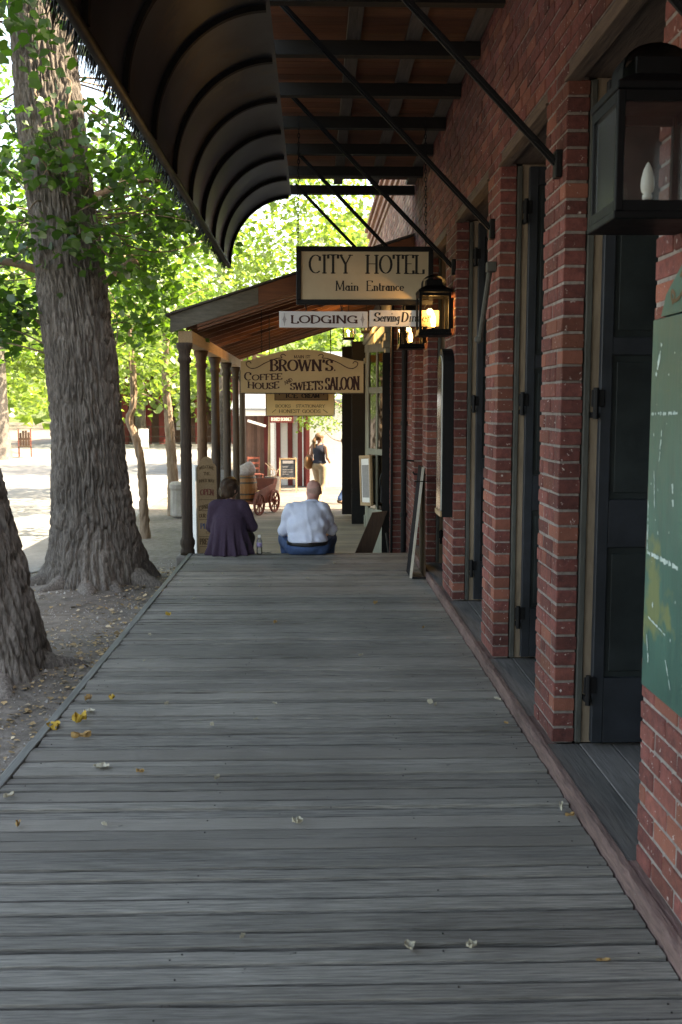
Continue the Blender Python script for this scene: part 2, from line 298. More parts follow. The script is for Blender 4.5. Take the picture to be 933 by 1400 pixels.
# ---------------------------------------------------------------- lettering: a small stroke alphabet with thick and thin strokes
def _c(x0, w_): return ('a', x0 + w_ / 2, .5, w_ / 2, .5)
G = {
 'A': (.74, ['l .04 0 .37 1', 'l .70 0 .37 1', 'l .16 .34 .58 .34']), 'B': (.62, ['l .1 0 .1 1', 'l .1 1 .32 1', 'a .32 .765 .22 .235 90 -90', 'l .1 .53 .34 .53', 'a .34 .265 .24 .265 90 -90', 'l .1 0 .34 0']),
 'C': (.72, ['a .40 .5 .36 .5 50 310', 'l .64 .9 .64 .68']), 'D': (.74, ['l .1 0 .1 1', 'l .1 1 .3 1', 'a .3 .5 .38 .5 90 -90', 'l .1 0 .3 0']),
 'E': (.58, ['l .1 0 .1 1', 'l .1 1 .54 1', 'l .1 .53 .44 .53', 'l .1 0 .56 0', 'l .54 1 .54 .84', 'l .56 0 .56 .17']), 'F': (.55, ['l .1 0 .1 1', 'l .1 1 .53 1', 'l .1 .52 .42 .52', 'l .53 1 .53 .83']),
 'G': (.76, ['a .40 .5 .36 .5 50 325', 'l .68 .0 .68 .42', 'l .5 .42 .76 .42', 'l .64 .9 .64 .7']), 'H': (.78, ['l .1 0 .1 1', 'l .66 0 .66 1', 'l .1 .52 .66 .52']),
 'I': (.24, ['l .12 0 .12 1']), 'J': (.42, ['l .3 1 .3 .2', 'a .17 .2 .13 .2 0 -150']), 'K': (.7, ['l .1 0 .1 1', 'l .1 .42 .58 1', 'l .26 .58 .64 0']),
 'L': (.58, ['l .1 0 .1 1', 'l .1 0 .54 0', 'l .55 0 .55 .22']), 'M': (.9, ['l .1 0 .13 1', 'l .13 1 .45 .1', 'l .45 .1 .77 1', 'l .77 1 .80 0']),
 'N': (.78, ['l .1 0 .1 1', 'l .1 1 .66 0', 'l .66 0 .66 1']), 'O': (.78, ['a .39 .5 .36 .5 0 360']), 'P': (.6, ['l .1 0 .1 1', 'l .1 1 .32 1', 'a .32 .74 .24 .26 90 -90', 'l .1 .48 .32 .48']),
 'R': (.66, ['l .1 0 .1 1', 'l .1 1 .32 1', 'a .32 .745 .23 .255 90 -90', 'l .1 .49 .32 .49', 'l .32 .49 .6 0']),
 'S': (.54, ['a .27 .75 .22 .25 40 270', 'a .27 .25 .24 .25 90 -140', 'l .47 .95 .47 .72', 'l .05 .05 .05 .28']), 'T': (.66, ['l .33 0 .33 1', 'l .04 1 .62 1', 'l .04 1 .04 .8', 'l .62 1 .62 .8']),
 'U': (.74, ['l .1 1 .1 .3', 'a .37 .3 .27 .3 180 360', 'l .64 .3 .64 1']), 'V': (.7, ['l .04 1 .35 0', 'l .35 0 .66 1']), 'W': (1.0, ['l .04 1 .28 0', 'l .28 0 .5 .95', 'l .5 .95 .72 0', 'l .72 0 .96 1']),
 'Y': (.68, ['l .04 1 .34 .48', 'l .64 1 .34 .48', 'l .34 .48 .34 0']), 'Z': (.6, ['l .06 1 .54 1', 'l .54 1 .06 0', 'l .06 0 .56 0']), "'": (.2, ['l .12 1 .08 .74']), '.': (.2, ['d .1 .07 .075']), '-': (.34, ['d .17 .45 .07']),
 'a': (.46, ['a .2 .2 .16 .2 0 360', 'l .37 .44 .37 0', 'a .22 .36 .15 .12 20 150']), 'c': (.42, ['a .23 .23 .19 .23 45 320']), 'e': (.44, ['a .22 .23 .19 .23 0 320', 'l .05 .25 .41 .25']),
 'g': (.46, ['a .2 .25 .16 .2 0 360', 'l .37 .46 .37 -.12', 'a .21 -.12 .16 .16 0 -150']), 'i': (.2, ['l .1 0 .1 .46', 'd .1 .68 .06']), 'n': (.5, ['l .1 0 .1 .46', 'a .25 .3 .15 .17 180 0', 'l .4 .3 .4 0']),
 'r': (.36, ['l .1 0 .1 .46', 'a .25 .3 .14 .16 170 40']), 's': (.36, ['a .18 .345 .13 .12 40 270', 'a .18 .12 .15 .12 90 -140']), 't': (.3, ['l .13 .1 .13 .68', 'a .22 .1 .09 .1 180 320', 'l .02 .46 .26 .46']), 'v': (.44, ['l .04 .46 .22 0', 'l .22 0 .4 .46']), ' ': (.36, []),
}
LOWER = set('aceginrstv')
def lettering(mb, s_, x0, x1, z0, h, thick=.16, thin=.05, y=0., serif=.0, warp=None, condense=None, gap=.07, flip=False):
    """write s_ between x0 and x1 on the plane y, baseline z0, capital height h; warp(x,z) bends the line"""
    wtot = sum(G[c][0] + gap for c in s_) - gap
    sx = (x1 - x0) / wtot
    T, t_ = thick * h, thin * h
    cur = 0.; cnt = [0]
    def emitpoly(pts):
        cnt[0] += 1; yy = y - .00006 * (cnt[0] % 25)
        if warp: pts = [warp(*p) for p in pts]
        if len(pts) == 4: fs = [(0, 1, 2, 3)]
        else: fs = [tuple(range(len(pts)))]
        a = sum(pts[i][0] * pts[(i + 1) % len(pts)][1] - pts[(i + 1) % len(pts)][0] * pts[i][1] for i in range(len(pts)))
        if a < 0: pts = pts[::-1]
        mb.add([(p[0], yy, p[1]) for p in pts], fs, .5)
    def seg(p, q, w0=None):
        dx, dz = q[0] - p[0], q[1] - p[1]; l = math.hypot(dx, dz) or 1e-6
        if w0 is None:
            v = abs(dz) / l; w0 = t_ + (T - t_) * (v ** 1.3)
            if dz * dx > 0 and abs(dx) > .25 * abs(dz): w0 = t_ + (T - t_) * .35
        nx, nz = -dz / l * w0 / 2, dx / l * w0 / 2
        ex, ez = dx / l * w0 * .08, dz / l * w0 * .08
        emitpoly([(p[0] + nx - ex, p[1] + nz - ez), (q[0] + nx + ex, q[1] + nz + ez), (q[0] - nx + ex, q[1] - nz + ez), (p[0] - nx - ex, p[1] - nz - ez)])
    for c in s_:
        wd, st = G[c]
        for q in st:
            k = q.split(); f = [float(v) for v in k[1:]]
            X = lambda a: x0 + (cur + a) * sx
            Z = lambda b: z0 + b * h
            if k[0] == 'l':
                p0, p1 = (X(f[0]), Z(f[1])), (X(f[2]), Z(f[3]))
                seg(p0, p1)
                if serif:
                    top = .46 if c in LOWER else 1.
                    for (px, pz), raw in ((p0, f[1]), (p1, f[3])):
                        if abs(f[3] - f[1]) > abs(f[2] - f[0]) * .5 and abs(f[3] - f[1]) > .3 and (abs(raw) < .02 or abs(raw - top) < .03 or abs(raw - 1) < .01):
                            if c in 'MNVWA' and ((c == 'A' and raw > .5) or (c in 'VW' and raw < .5) or (c == 'M' and abs(f[0] - f[2]) > .2 and raw < .5)): continue
                            sw = T * .5 + serif * h; th = max(t_, .05 * h)
                            zz = pz + (th / 2 if raw < .3 else -th / 2)
                            emitpoly([(px - sw, zz - th / 2), (px + sw, zz - th / 2), (px + sw, zz + th / 2), (px - sw, zz + th / 2)])
            elif k[0] == 'a':
                cx, cz, rx, rz, a0, a1 = f; n = max(5, int(abs(a1 - a0) / 22))
                rx = max(rx - thick * .0, .02)
                inset = .0
                pl = []
                for i in range(n + 1):
                    a = R(a0 + (a1 - a0) * i / n)
                    pl.append((X(cx + rx * math.cos(a)), Z(cz + (rz - thin / 2) * math.sin(a))))
                prev = None
                ring = []
                for i, p in enumerate(pl):
                    pa, pb = pl[max(i - 1, 0)], pl[min(i + 1, n)]
                    if abs(a1 - a0) >= 359 and i in (0, n): pa, pb = pl[n - 1], pl[1]
                    dx, dz = pb[0] - pa[0], pb[1] - pa[1]; l = math.hypot(dx, dz) or 1e-6
                    w0 = t_ + (T - t_) * (abs(dz) / l) ** 1.5
                    nx, nz = -dz / l * w0 / 2, dx / l * w0 / 2
                    ring.append(((p[0] + nx, p[1] + nz), (p[0] - nx, p[1] - nz)))
                for i in range(n): emitpoly([ring[i][0], ring[i + 1][0], ring[i + 1][1], ring[i][1]])
            elif k[0] == 'd':
                cx, cz, r = f; emitpoly([(X(cx) + r * h * math.cos(R(i * 45)), Z(cz) + r * h * math.sin(R(i * 45))) for i in range(8)])
        cur += wd + gap
def flourish(mb, pts, w_, y):
    for i in range(len(pts) - 1):
        (a, b), (c, d) = pts[i], pts[i + 1]; l = math.hypot(c - a, d - b) or 1e-6; nx, nz = -(d - b) / l * w_ / 2, (c - a) / l * w_ / 2
        mb.add([(a + nx, y, b + nz), (a - nx, y, b - nz), (c - nx, y - .00002 * i, d - nz), (c + nx, y - .00002 * i, d + nz)], [(0, 1, 2, 3)], .5)
def spline(P, n=8):
    out = []
    for i in range(len(P) - 1):
        p0, p1, p2, p3 = P[max(i - 1, 0)], P[i], P[i + 1], P[min(i + 2, len(P) - 1)]
        for k in range(n):
            t = k / n
            out.append(tuple(.5 * (2 * p1[d] + (p2[d] - p0[d]) * t + (2 * p0[d] - 5 * p1[d] + 4 * p2[d] - p3[d]) * t * t + (-p0[d] + 3 * p1[d] - 3 * p2[d] + p3[d]) * t ** 3) for d in range(len(p1))))
    out.append(tuple(P[-1])); return out

# ---------------------------------------------------------------- organic bodies: distance fields and surface nets
def cap(a, b, ra, rb): return ('c', np.array(a, float), np.array(b, float), ra, rb)
def ell(c, r, rot=None): return ('e', np.array(c, float), np.array(r, float), None if rot is None else np.array(rot.to_3x3()))
def sdf(prims, P, k=.03):
    d = None
    for p in prims:
        if p[0] == 'c':
            a, b, ra, rb = p[1:]; ab = b - a; t = np.clip(((P - a) @ ab) / max(ab @ ab, 1e-9), 0, 1)
            q = np.linalg.norm(P - a - t[..., None] * ab, axis=-1) - (ra + (rb - ra) * t)
        else:
            c, r, rot = p[1:]; Q = P - c
            if rot is not None: Q = Q @ rot
            k0 = np.linalg.norm(Q / r, axis=-1); k1 = np.linalg.norm(Q / (r * r), axis=-1); q = k0 * (k0 - 1) / np.maximum(k1, 1e-6)
        if d is None: d = q
        else:
            h = np.clip(.5 + .5 * (d - q) / k, 0, 1); d = d * (1 - h) + q * h - k * h * (1 - h)
    return d
def nets(fn, lo, hi, h):
    lo = np.array(lo, float); hi = np.array(hi, float); n = np.ceil((hi - lo) / h).astype(int) + 1
    g = np.stack(np.meshgrid(*[lo[i] + h * np.arange(n[i]) for i in range(3)], indexing='ij'), -1)
    v = fn(g); s = v < 0
    acc = np.zeros(tuple(n - 1) + (3,)); cnt = np.zeros(tuple(n - 1))
    corners = [(0, 0, 0), (1, 0, 0), (0, 1, 0), (1, 1, 0), (0, 0, 1), (1, 0, 1), (0, 1, 1), (1, 1, 1)]
    def cut(o): return v[o[0]:n[0] - 1 + o[0], o[1]:n[1] - 1 + o[1], o[2]:n[2] - 1 + o[2]]
    for i, a in enumerate(corners):
        for b in corners[i + 1:]:
            if sum(abs(a[q] - b[q]) for q in range(3)) != 1: continue
            va, vb = cut(a), cut(b); m = (va < 0) != (vb < 0)
            t = np.where(m, va / np.where(m, va - vb, 1), 0)
            p = np.array(a) + t[..., None] * (np.array(b) - np.array(a))
            acc += np.where(m[..., None], p, 0); cnt += m
    act = cnt > 0; ids = -np.ones(act.shape, int); ids[act] = np.arange(act.sum())
    ijk = np.argwhere(act); V = lo + h * (ijk + acc[act] / cnt[act][:, None])
    F = []
    for ax in range(3):
        o1, o2 = [(1, 2), (2, 0), (0, 1)][ax]
        a = s; sl0 = [slice(None)] * 3; sl1 = [slice(None)] * 3; sl0[ax] = slice(0, -1); sl1[ax] = slice(1, None)
        ch = s[tuple(sl0)] != s[tuple(sl1)]
        for e in np.argwhere(ch):
            if e[o1] == 0 or e[o2] == 0 or e[o1] >= n[o1] - 1 or e[o2] >= n[o2] - 1: continue
            q = []
            for da, db in ((0, 0), (-1, 0), (-1, -1), (0, -1)):
                c = e.copy(); c[o1] += da; c[o2] += db; q.append(ids[tuple(c)])
            if min(q) < 0: continue
            F.append(q if s[tuple(e)] else q[::-1])
    return V, F
def organic(name, fn, lo, hi, h, mat, parent, smooth=2):
    V, F = nets(fn, lo, hi, h)
    # relax a little
    nb = [set() for _ in V]
    for f in F:
        for i in range(4): nb[f[i]].add(f[(i + 1) % 4]); nb[f[(i + 1) % 4]].add(f[i])
    for _ in range(smooth):
        V = np.array([V[i] * .5 + .5 * V[list(s_)].mean(0) if s_ else V[i] for i, s_ in enumerate(nb)])
    mb = MB(); mb.add(V, F, .5); o = mb.build(name, mat, parent, smooth=True); return o
# ---------------------------------------------------------------- ground
def sstep(a, b, x): t = np.clip((x - a) / (b - a), 0, 1); return t * t * (3 - 2 * t)
def gz(x, y):
    x = np.asarray(x, float); y = np.asarray(y, float)
    z = -.2 - .10 * sstep(7, 10.5, y) - .24 * sstep(10.8, 13.5, y)
    z = z - .25 * sstep(21, 28, y) * sstep(-4.5, -2, x)
    P = np.stack([x * .9, y * .9, x * 0], -1)
    z = z + (fbm(P, 4, 3) - .47) * .07 * (1 - sstep(30, 60, y)) * sstep(-9, -3, x)
    for cx, cy, r, a in ((-2.35, 10.45, 1.0, .10), (-2.2, 6.75, .8, .10)):
        z = z + a * np.exp(-((x - cx) ** 2 + (y - cy) ** 2) / r ** 2)
    return z
def gsheet(name, mat, xs, ys, off=0., lab=None):
    X, Y = np.meshgrid(xs, ys, indexing='ij'); Z = gz(X, Y) + off
    mb = MB(); ny = len(ys)
    mb.add(np.stack([X, Y, Z], -1).reshape(-1, 3), [(i * ny + j, (i + 1) * ny + j, (i + 1) * ny + j + 1, i * ny + j + 1) for i in range(len(xs) - 1) for j in range(ny - 1)], .5)
    o = mb.build(name, mat, smooth=True); o['kind'] = 'structure'; return o
xs = np.concatenate([np.linspace(-220, -20, 12), np.linspace(-18, -5, 30), np.linspace(-4.8, 2, 110), np.linspace(3, 60, 20)])
ys = np.concatenate([np.linspace(-30, 0, 10), np.linspace(.3, 14, 170), np.linspace(14.3, 40, 70), np.linspace(45, 400, 25)])
gsheet('ground', 'ground', xs, ys)
def street():
    ys_ = np.concatenate([np.linspace(-30, 4, 10), np.linspace(5, 40, 90), np.linspace(43, 60, 8)])
    mb = MB(); n = 24; pts = []
    for y in ys_:
        e = -3.45 + .5 * (fbm(np.array([[y * .35, 2., 0]]), 3, 9)[0] - .5) + .25 * math.exp(-((y - 10.5) / 2.) ** 2) * -1
        for i in range(n):
            x = -15 + (e + 15) * (i / (n - 1)) ** .8; pts.append((x, y, float(gz(x, y)) + .012))
    mb.add(pts, [(j * n + i, j * n + i + 1, (j + 1) * n + i + 1, (j + 1) * n + i) for j in range(len(ys_) - 1) for i in range(n - 1)], .5)
    o = mb.build('street', 'street', smooth=True); o['kind'] = 'structure'
street()

# ---------------------------------------------------------------- boardwalk
mb = MB(); y = -3.
while y < 10.97:
    wd = min(random.choice([.078, .086, .092, .096, .102, .11, .122]), 11.0 - y); gp = random.choice([.009, .011, .012, .014, .017, .021])
    dz = random.uniform(-.0045, .004); tilt = random.uniform(-.004, .004)
    x0 = -1.352 + random.uniform(-.008, .003); n = 15; vs = []; hh = .045
    b = .0055; t = random.random()
    yo = [random.uniform(-.0028, .0028) for _ in range(n)]
    for i in range(n):
        x = x0 + (1.05 - x0) * i / (n - 1); c = random.uniform(-.0012, .0012)
        y0, y1 = y + yo[i], y + wd - gp + yo[i]
        z0, z1 = dz + c - tilt, dz + c + tilt
        vs += [(x, y0, -hh), (x, y0, z0 - .0015), (x, y0 + .0015, z0), (x, y1 - b, z1), (x, y1, z1 - b), (x, y1, -hh)]
    fs = [(i * 6 + k, i * 6 + k + 1, (i + 1) * 6 + k + 1, (i + 1) * 6 + k) for i in range(n - 1) for k in range(5)]
    fs += [tuple(range(6))[::-1], tuple(range((n - 1) * 6, n * 6))]
    mb.add(vs, fs, t)
    for nx in (-1.27, -.42, .40, .98):
        for q in (.28, .72):
            if random.random() < .22: mb.lathe([(.0025, -.01), (.003, .0006)], 6, (nx + random.uniform(-.02, .02), y + (wd - gp) * q, dz + .0022 + tilt * (q * 2 - 1)), mi=1)
    y += wd
o = mb.build('boardwalk', ['deck', 'beam']); o['kind'] = 'structure'
mb = MB(); y = -3.
while y < 10.9:
    y2 = min(y + random.choice([2.4, 3.0, 3.6]), 11.0); dz = random.uniform(-.004, .004)
    mb.box(-1.405, -1.354, y, y2 - .006, -.1, .008 + dz, bev=.005, jit=.002)
    mb.box(-1.40, -1.375, y, y2 - .006, -.45, -.104, bev=.004)
    y = y2
mb.box(-1.40, 1.05, 11.003, 11.035, -.55, -.004, bev=.004)
mb.box(-1.37, 1.05, -3, 10.99, -.16, -.13, mi=1)  # black sheet added under the planks so the gaps look shaded
o = mb.build('boardwalk_edge', ['deck_edge', 'iron']); o['kind'] = 'structure'
mb = MB(); y = 11.05
while y < 20.45:
    wd = random.choice([.14, .15, .16]); mb.box(-1.62, 1.12, y, y + wd - .006, -.6, -.5 + random.uniform(-.003, .003), bev=.003); y += wd
o = mb.build('lower_boardwalk', 'lowdeck'); o['kind'] = 'structure'

# ---------------------------------------------------------------- brick hotel
WX = 1.12; TOP = 3.15; CH = .0735; MJ = .0115
hotel = empty('brick_hotel', 'long red brick hotel with deep doorways opening onto the grey boardwalk', 'building', (1.6, 5, 0))
HO = Vector((-1.6, -5, 0))
def hp(mb, name, mat, parent=None, **k):
    """link a part of the hotel: geometry is in world units, the Empty sits at its base"""
    o = mb.build(name, mat, parent or hotel, **k)
    if parent is None: o.location = HO
    return o
def bricks_x(mb, y0, y1, z0, z1, x=WX, depth=.10, bl=.205, jit=.0012, bev=.004):
    """courses of real bricks on a street-facing wall; every brick is full depth, so pier ends show brick ends"""
    nz = int(round((z1 - z0) / CH)); ch = (z1 - z0) / nz
    for r in range(nz):
        L_ = bl / 2 + .003 if (r % 6) == 5 else bl
        a = y0 - (bl / 2 if (r + int(y0 * 7)) % 2 else 0) + random.uniform(-.012, .012); J = []
        while a < y1 - .06:
            if a > y0 + .06: J.append(a)
            a += L_ + random.uniform(-.006, .006)
        J = [y0] + J + [y1]
        for b0, b1 in zip(J[:-1], J[1:]):
            px = random.uniform(-.0035, .0025); sy0 = random.uniform(-.004, .003) if b0 == y0 else MJ / 2; sy1 = random.uniform(-.004, .003) if b1 == y1 else MJ / 2
            mb.box(x + px, x + depth + random.uniform(-.003, .003), b0 + sy0, b1 - sy1, z0 + r * ch + MJ / 2 + random.uniform(-.001, .001), z0 + (r + 1) * ch - MJ / 2 + random.uniform(-.001, .001), jit=jit, bev=bev)
    mb.box(x + .0045, x + depth - .005, y0 + .0055, y1 - .0055, z0, z1 - .0005, .5, 1)
PIERS = [(4.53, 4.93), (6.12, 6.55), (7.97, 8.60), (9.91, 10.32), (11.15, 11.50)]
ends = [3.30] + [p[1] for p in PIERS]
mb = MB(); bricks_x(mb, .9, 3.30, .061, TOP); mb.box(WX + .004, WX + .1, -8, .895, .061, TOP - .002, .5, 1)
hp(mb, 'wall', ['brick', 'mortar'])
mb = MB(); bricks_x(mb, .9, 11.50, TOP, 4.32, bev=0); mb.box(WX + .002, WX + .11, -8, .895, TOP, 4.318, .5, 0)
mb.box(WX, WX + .3, -8, 11.48, 4.33, 8.6, .5, 0); mb.box(WX + .12, WX + .3, -8, 11.48, 3.2, 4.32, .5, 1)
hp(mb, 'wall', ['brick', 'mortar'])
mb = MB(); mb.box(1.72, 10, -8, 11.49, -.6, 8.5); mb.box(WX + .3, 1.715, -8, 11.47, 3.25, 8.5); mb.box(1.425, 1.715, -8, 3.27, .1, 3.2)
hp(mb, 'building_core', 'brick_far')
for y0, y1 in PIERS:
    mb = MB(); bricks_x(mb, y0, y1, .061, TOP); o = hp(mb, 'pier', ['brick', 'mortar'])
# low worn kerb along the foot of the wall
KZ = .064
mb = MB(); vs = []; ny = 0; yy = -3.
while yy <= 11.2:
    j = lambda s_: random.uniform(-s_, s_)
    vs += [(1.058 + j(.002), yy, -.06), (1.058 + j(.004), yy, .050 + j(.004)), (1.067 + j(.003), yy, .061 + j(.003)), (1.09, yy, KZ + j(.0015)), (1.09, yy, -.06)]; ny += 1; yy += .06
mb.add(vs, [(i * 5 + k, (i + 1) * 5 + k, (i + 1) * 5 + k + 1, i * 5 + k + 1) for i in range(ny - 1) for k in range(4)] + [tuple(range(5)), tuple(range((ny - 1) * 5, ny * 5))[::-1]], .5)
for y0, y1 in PIERS + [(-3, 3.30)]: mb.box(1.0905, 1.135, y0 - .01, min(y1 + .01, 11.2), -.05, KZ - .003)
hp(mb, 'kerb', 'kerb', fix=True)
def doorway(e, y0, last=False):
    """one deep opening between e (end of the nearer wall) and y0 (near end of the farther pier)"""
    mb = MB(); x = 1.092
    for q in range(4): mb.box(x, x + .148, e + .012, y0 - .012, .02, .061 + random.uniform(-.003, .003), bev=.003); x += .152
    hp(mb, 'sill', 'sill')
    mb = MB(); mb.box(WX + .004, 1.7, e - .05, y0 + .05, 3.085, TOP - .003, bev=.004); mb.box(WX - .012, WX + .06, e - .02, y0 + .02, 3.065, 3.082, bev=.003)
    hp(mb, 'lintel', 'lintel')
    mb = MB()
    for s_, yb in ((1, y0), (-1, e)):
        mb.box(1.224, 1.252, min(yb - .012 * s_, yb + .05 * s_), max(yb - .012 * s_, yb + .05 * s_), .064, 3.07, bev=.003)
    fr = hp(mb, 'door_frame', 'frame')
    mb = MB()
    for s_, yb in ((1, y0), (-1, e)):
        mb.box(1.253, 1.715, min(yb + .004 * s_, yb + .1 * s_), max(yb + .004 * s_, yb + .1 * s_), .062, 3.08)
    hp(mb, 'jamb', 'cream')
    # the shutter door folded back against the far jamb
    d = bpy.data.objects.new('door', None)
    mb = MB(); ya, yb = y0 - .062, y0 - .022; xa, xb = 1.285, 1.70
    mb.box(xa, xa + .052, ya, yb, .08, 3.055, bev=.003); mb.box(xb - .052, xb, ya, yb, .08, 3.055, bev=.003)
    for za, zb in ((.08, .39), (1.0, 1.22), (1.87, 1.95), (2.95, 3.055)): mb.box(xa + .0525, xb - .0525, ya + .002, yb, za, zb, bev=.003)
    d = hp(mb, 'door', 'doorblue')
    for za, zb in ((.39, 1.0), (1.22, 1.87), (1.95, 2.95)):
        mb = MB(); mb.box(xa + .053, xb - .053, ya + .017, yb - .002, za + .0005, zb - .0005)
        mb.box(xa + .075, xb - .075, ya + .010, ya + .016, za + .03, zb - .03, bev=.006)
        mb.build('door_panel', 'doorpanel', d)
    for z in (.34, 1.66, 2.8):
        mb = MB(); mb.box(1.243, 1.30, ya - .012, ya - .001, z - .02, z + .055, bev=.002); mb.tube([(1.262, ya - .012, z - .075), (1.262, ya - .012, z + .065)], .013, 8); mb.box(1.256, 1.272, ya - .02, y0 + .004, z - .07, z - .045)
        mb.build('hinge', 'iron', d)
    # inner closed doors at the back of the recess
    mb = MB(); mid = (e + y0) / 2; xb = 1.66
    mb.box(xb + .02, xb + .05, e + .01, y0 - .01, .09, 3.08)
    for a, b in ((e + .01, mid - .004), (mid + .004, y0 - .01)):
        mb.box(xb, xb + .02, a, a + .08, .1, 2.45, bev=.003); mb.box(xb, xb + .02, b - .08, b, .1, 2.45, bev=.003)
        for za, zb in ((.1, .32), (.95, 1.1), (2.36, 2.45)): mb.box(xb + .001, xb + .0195, a + .081, b - .081, za, zb)
    mb.box(xb - .01, xb + .02, e + .01, y0 - .01, 2.455, 2.53, bev=.003)
    hp(mb, 'inner_door', 'doorblue')
prev = 3.30
for y0, y1 in PIERS: doorway(prev, y0); prev = y1
# iron bits fixed to the wall
mb = MB(); mb.tube([(1.085, 6.22, 2.50), (1.075, 6.5, 2.09)], .017, 8); mb.lathe([(.0, -.03), (.026, -.015), (.03, 0), (.026, .015), (0, .03)], 10, (1.07, 6.52, 2.07)); mb.box(1.06, 1.118, 6.19, 6.25, 2.46, 2.52, bev=.004)
hp(mb, 'shutter_bar', 'frame')
for yy, zz in ((9.95, .95), (11.17, 1.02)):
    mb = MB(); mb.tube([(1.119, yy, zz), (1.00, yy, zz + .005), (.985, yy, zz + .03)], .010, 8); hp(mb, 'shutter_hook', 'iron')

# ---------------------------------------------------------------- canopy
can = empty('metal_canopy', 'curved sheet metal canopy with black beams and iron stay rods over the boardwalk', 'canopy', (.1, 5, 4.0))
CO = Vector((-.1, -5, -4.0))
def cp(mb, name, mat, parent=None, **k):
    o = mb.build(name, mat, parent or can, **k)
    if parent is None: o.location = CO
    return o
CXc, CZc, CA, CB = -.25, 3.2, .70, .75
def arc(t, r=0.): return (CXc - (CA + r) * math.cos(t), CZc + (CB + r) * math.sin(t))
mb = MB(); NA = 22; Y0c, Y1c = -4., 11.36
BY = [11.35 - .88 * k for k in range(17)]
prof = [arc(R(90) * i / NA, .012) for i in range(NA + 1)] + [(WX - .003, CZc + CB + .19)]
prof = [arc(R(90) * i / NA) for i in range(NA + 1)]; prof2 = [arc(R(90) * i / NA, .008) for i in range(NA + 1)]
n = NA + 1
for a, b in zip(BY[1:], BY[:-1]):
    if b < Y0c: continue
    for p, fl in ((prof, False), (prof2, True)):
        vs = [(x, a + .001, z) for x, z in p] + [(x, b - .001, z) for x, z in p]
        fs = [(i, i + n, i + 1 + n, i + 1) for i in range(NA)]
        mb.add(vs, [f[::-1] for f in fs] if fl else fs, random.random())
vs = [(x, Y1c, z) for x, z in prof] + [(x, Y1c, z) for x, z in prof2]; mb.add(vs, [(i, i + 1, i + 1 + n, i + n) for i in range(NA)], .5)
cp(mb, 'canopy_sheet', 'canopy', smooth=True)
mb = MB(); mb.box(CXc - .02, WX - .004, Y0c, 11.28, 4.135, 4.16); cp(mb, 'roof', 'rooftop')
mb = MB(); yy = Y0c
while yy < 11.2:
    mb.box(CXc - .02, WX - .006, yy, min(yy + .135, 11.24), 4.105, 4.132 + 0, jit=.001); yy += .14
cp(mb, 'ceiling_boards', 'ceil')
mb = MB()
for x in (.22, .62, 1.02): mb.box(x, x + .095, Y0c, 11.3, 4.062, 4.103, bev=.004)
cp(mb, 'stringer', 'stringer')
for k, yy in enumerate(BY):
    if yy < -3: continue
    mb = MB(); mb.prism([(-.36, 3.985), (-.42, 4.02), (-.40, 4.058), (WX - .003, 4.058), (WX - .003, 3.965), (-.30, 3.965)], yy - .036, yy + .036); b_ = cp(mb, 'beam', 'beam')
    mb = MB(); r0 = [arc(R(88) * i / NA, -.001) for i in range(n)]; r1 = [arc(R(88) * i / NA, -.030) for i in range(n)]
    vs = []
    for p in (r0, r1):
        for dy in (-.02, .02): vs += [(x, yy + dy, z) for x, z in p]
    fs = []
    for i in range(NA): fs += [(i, i + 1, 2 * n + i + 1, 2 * n + i), (n + i, 3 * n + i, 3 * n + i + 1, n + i + 1), (2 * n + i, 2 * n + i + 1, 3 * n + i + 1, 3 * n + i)]
    mb.add(vs, fs, .5); cp(mb, 'rib', 'beam', fix=True)
mb = MB(); mb.tube([(-.948, Y0c, 3.185), (-.948, 4, 3.18), (-.948, 11.38, 3.185)], .026, 10); cp(mb, 'eave_pipe', 'iron', smooth=True)
mb = MB(); yy = -1.5
while yy < 11.36:
    l = random.uniform(.06, .115) * (1.2 if random.random() < .3 else 1); x = -.972 + random.uniform(-.006, .004); dx = random.uniform(-.045, -.01); dy = random.uniform(-.02, .02); w_ = random.uniform(.005, .010)
    zz = 3.215
    mb.add([(x, yy - w_, zz), (x, yy + w_, zz), (x + dx, yy + w_ * .6 + dy, zz - l), (x + dx, yy - w_ * .6 + dy, zz - l), (x - .005, yy, zz)], [(0, 1, 2, 3), (0, 3, 4), (1, 4, 2), (2, 4, 3)])
    yy += random.uniform(.006, .012)
mb.box(-.985, -.966, -1.5, 11.36, 3.195, 3.225)
cp(mb, 'fringe', 'iron')
for yy in (2.95, 4.62, 6.30, 8.02, 9.70, 11.30):
    mb = MB(); mb.bar((1.095, yy, 2.735), (-.20, yy, 4.06), .014, .042, up=(0, 1, 0)); mb.bar((1.095, yy, 2.735), (-.20, yy, 4.06), .034, .012, up=(0, 1, 0))
    mb.box(1.088, 1.119, yy - .03, yy + .03, 2.67, 2.79, bev=.004)
    cp(mb, 'stay_rod', 'iron')
# ---------------------------------------------------------------- hanging signs
def chain(parent, p, q, off, name='chain'):
    """a real chain: links alternate by a quarter turn"""
    mb = MB(); p, q = Vector(p), Vector(q); d = q - p; nl = max(4, int(d.length / .034)); u = d.normalized()
    a = u.cross(Vector((0, 1, 0)));
    if a.length < .1: a = u.cross(Vector((1, 0, 0)))
    a.normalize(); b = u.cross(a)
    for i in range(nl):
        c = p + d * ((i + .5) / nl); s_ = a if i % 2 else b
        pts = [c + u * (.022 * math.sin(t)) + s_ * (.009 * math.cos(t)) for t in [2 * math.pi * k / 8 for k in range(9)]]
        mb.tube([v - off for v in pts], .0032, 5, cap=False)
    return mb.build(name, 'iron', parent)
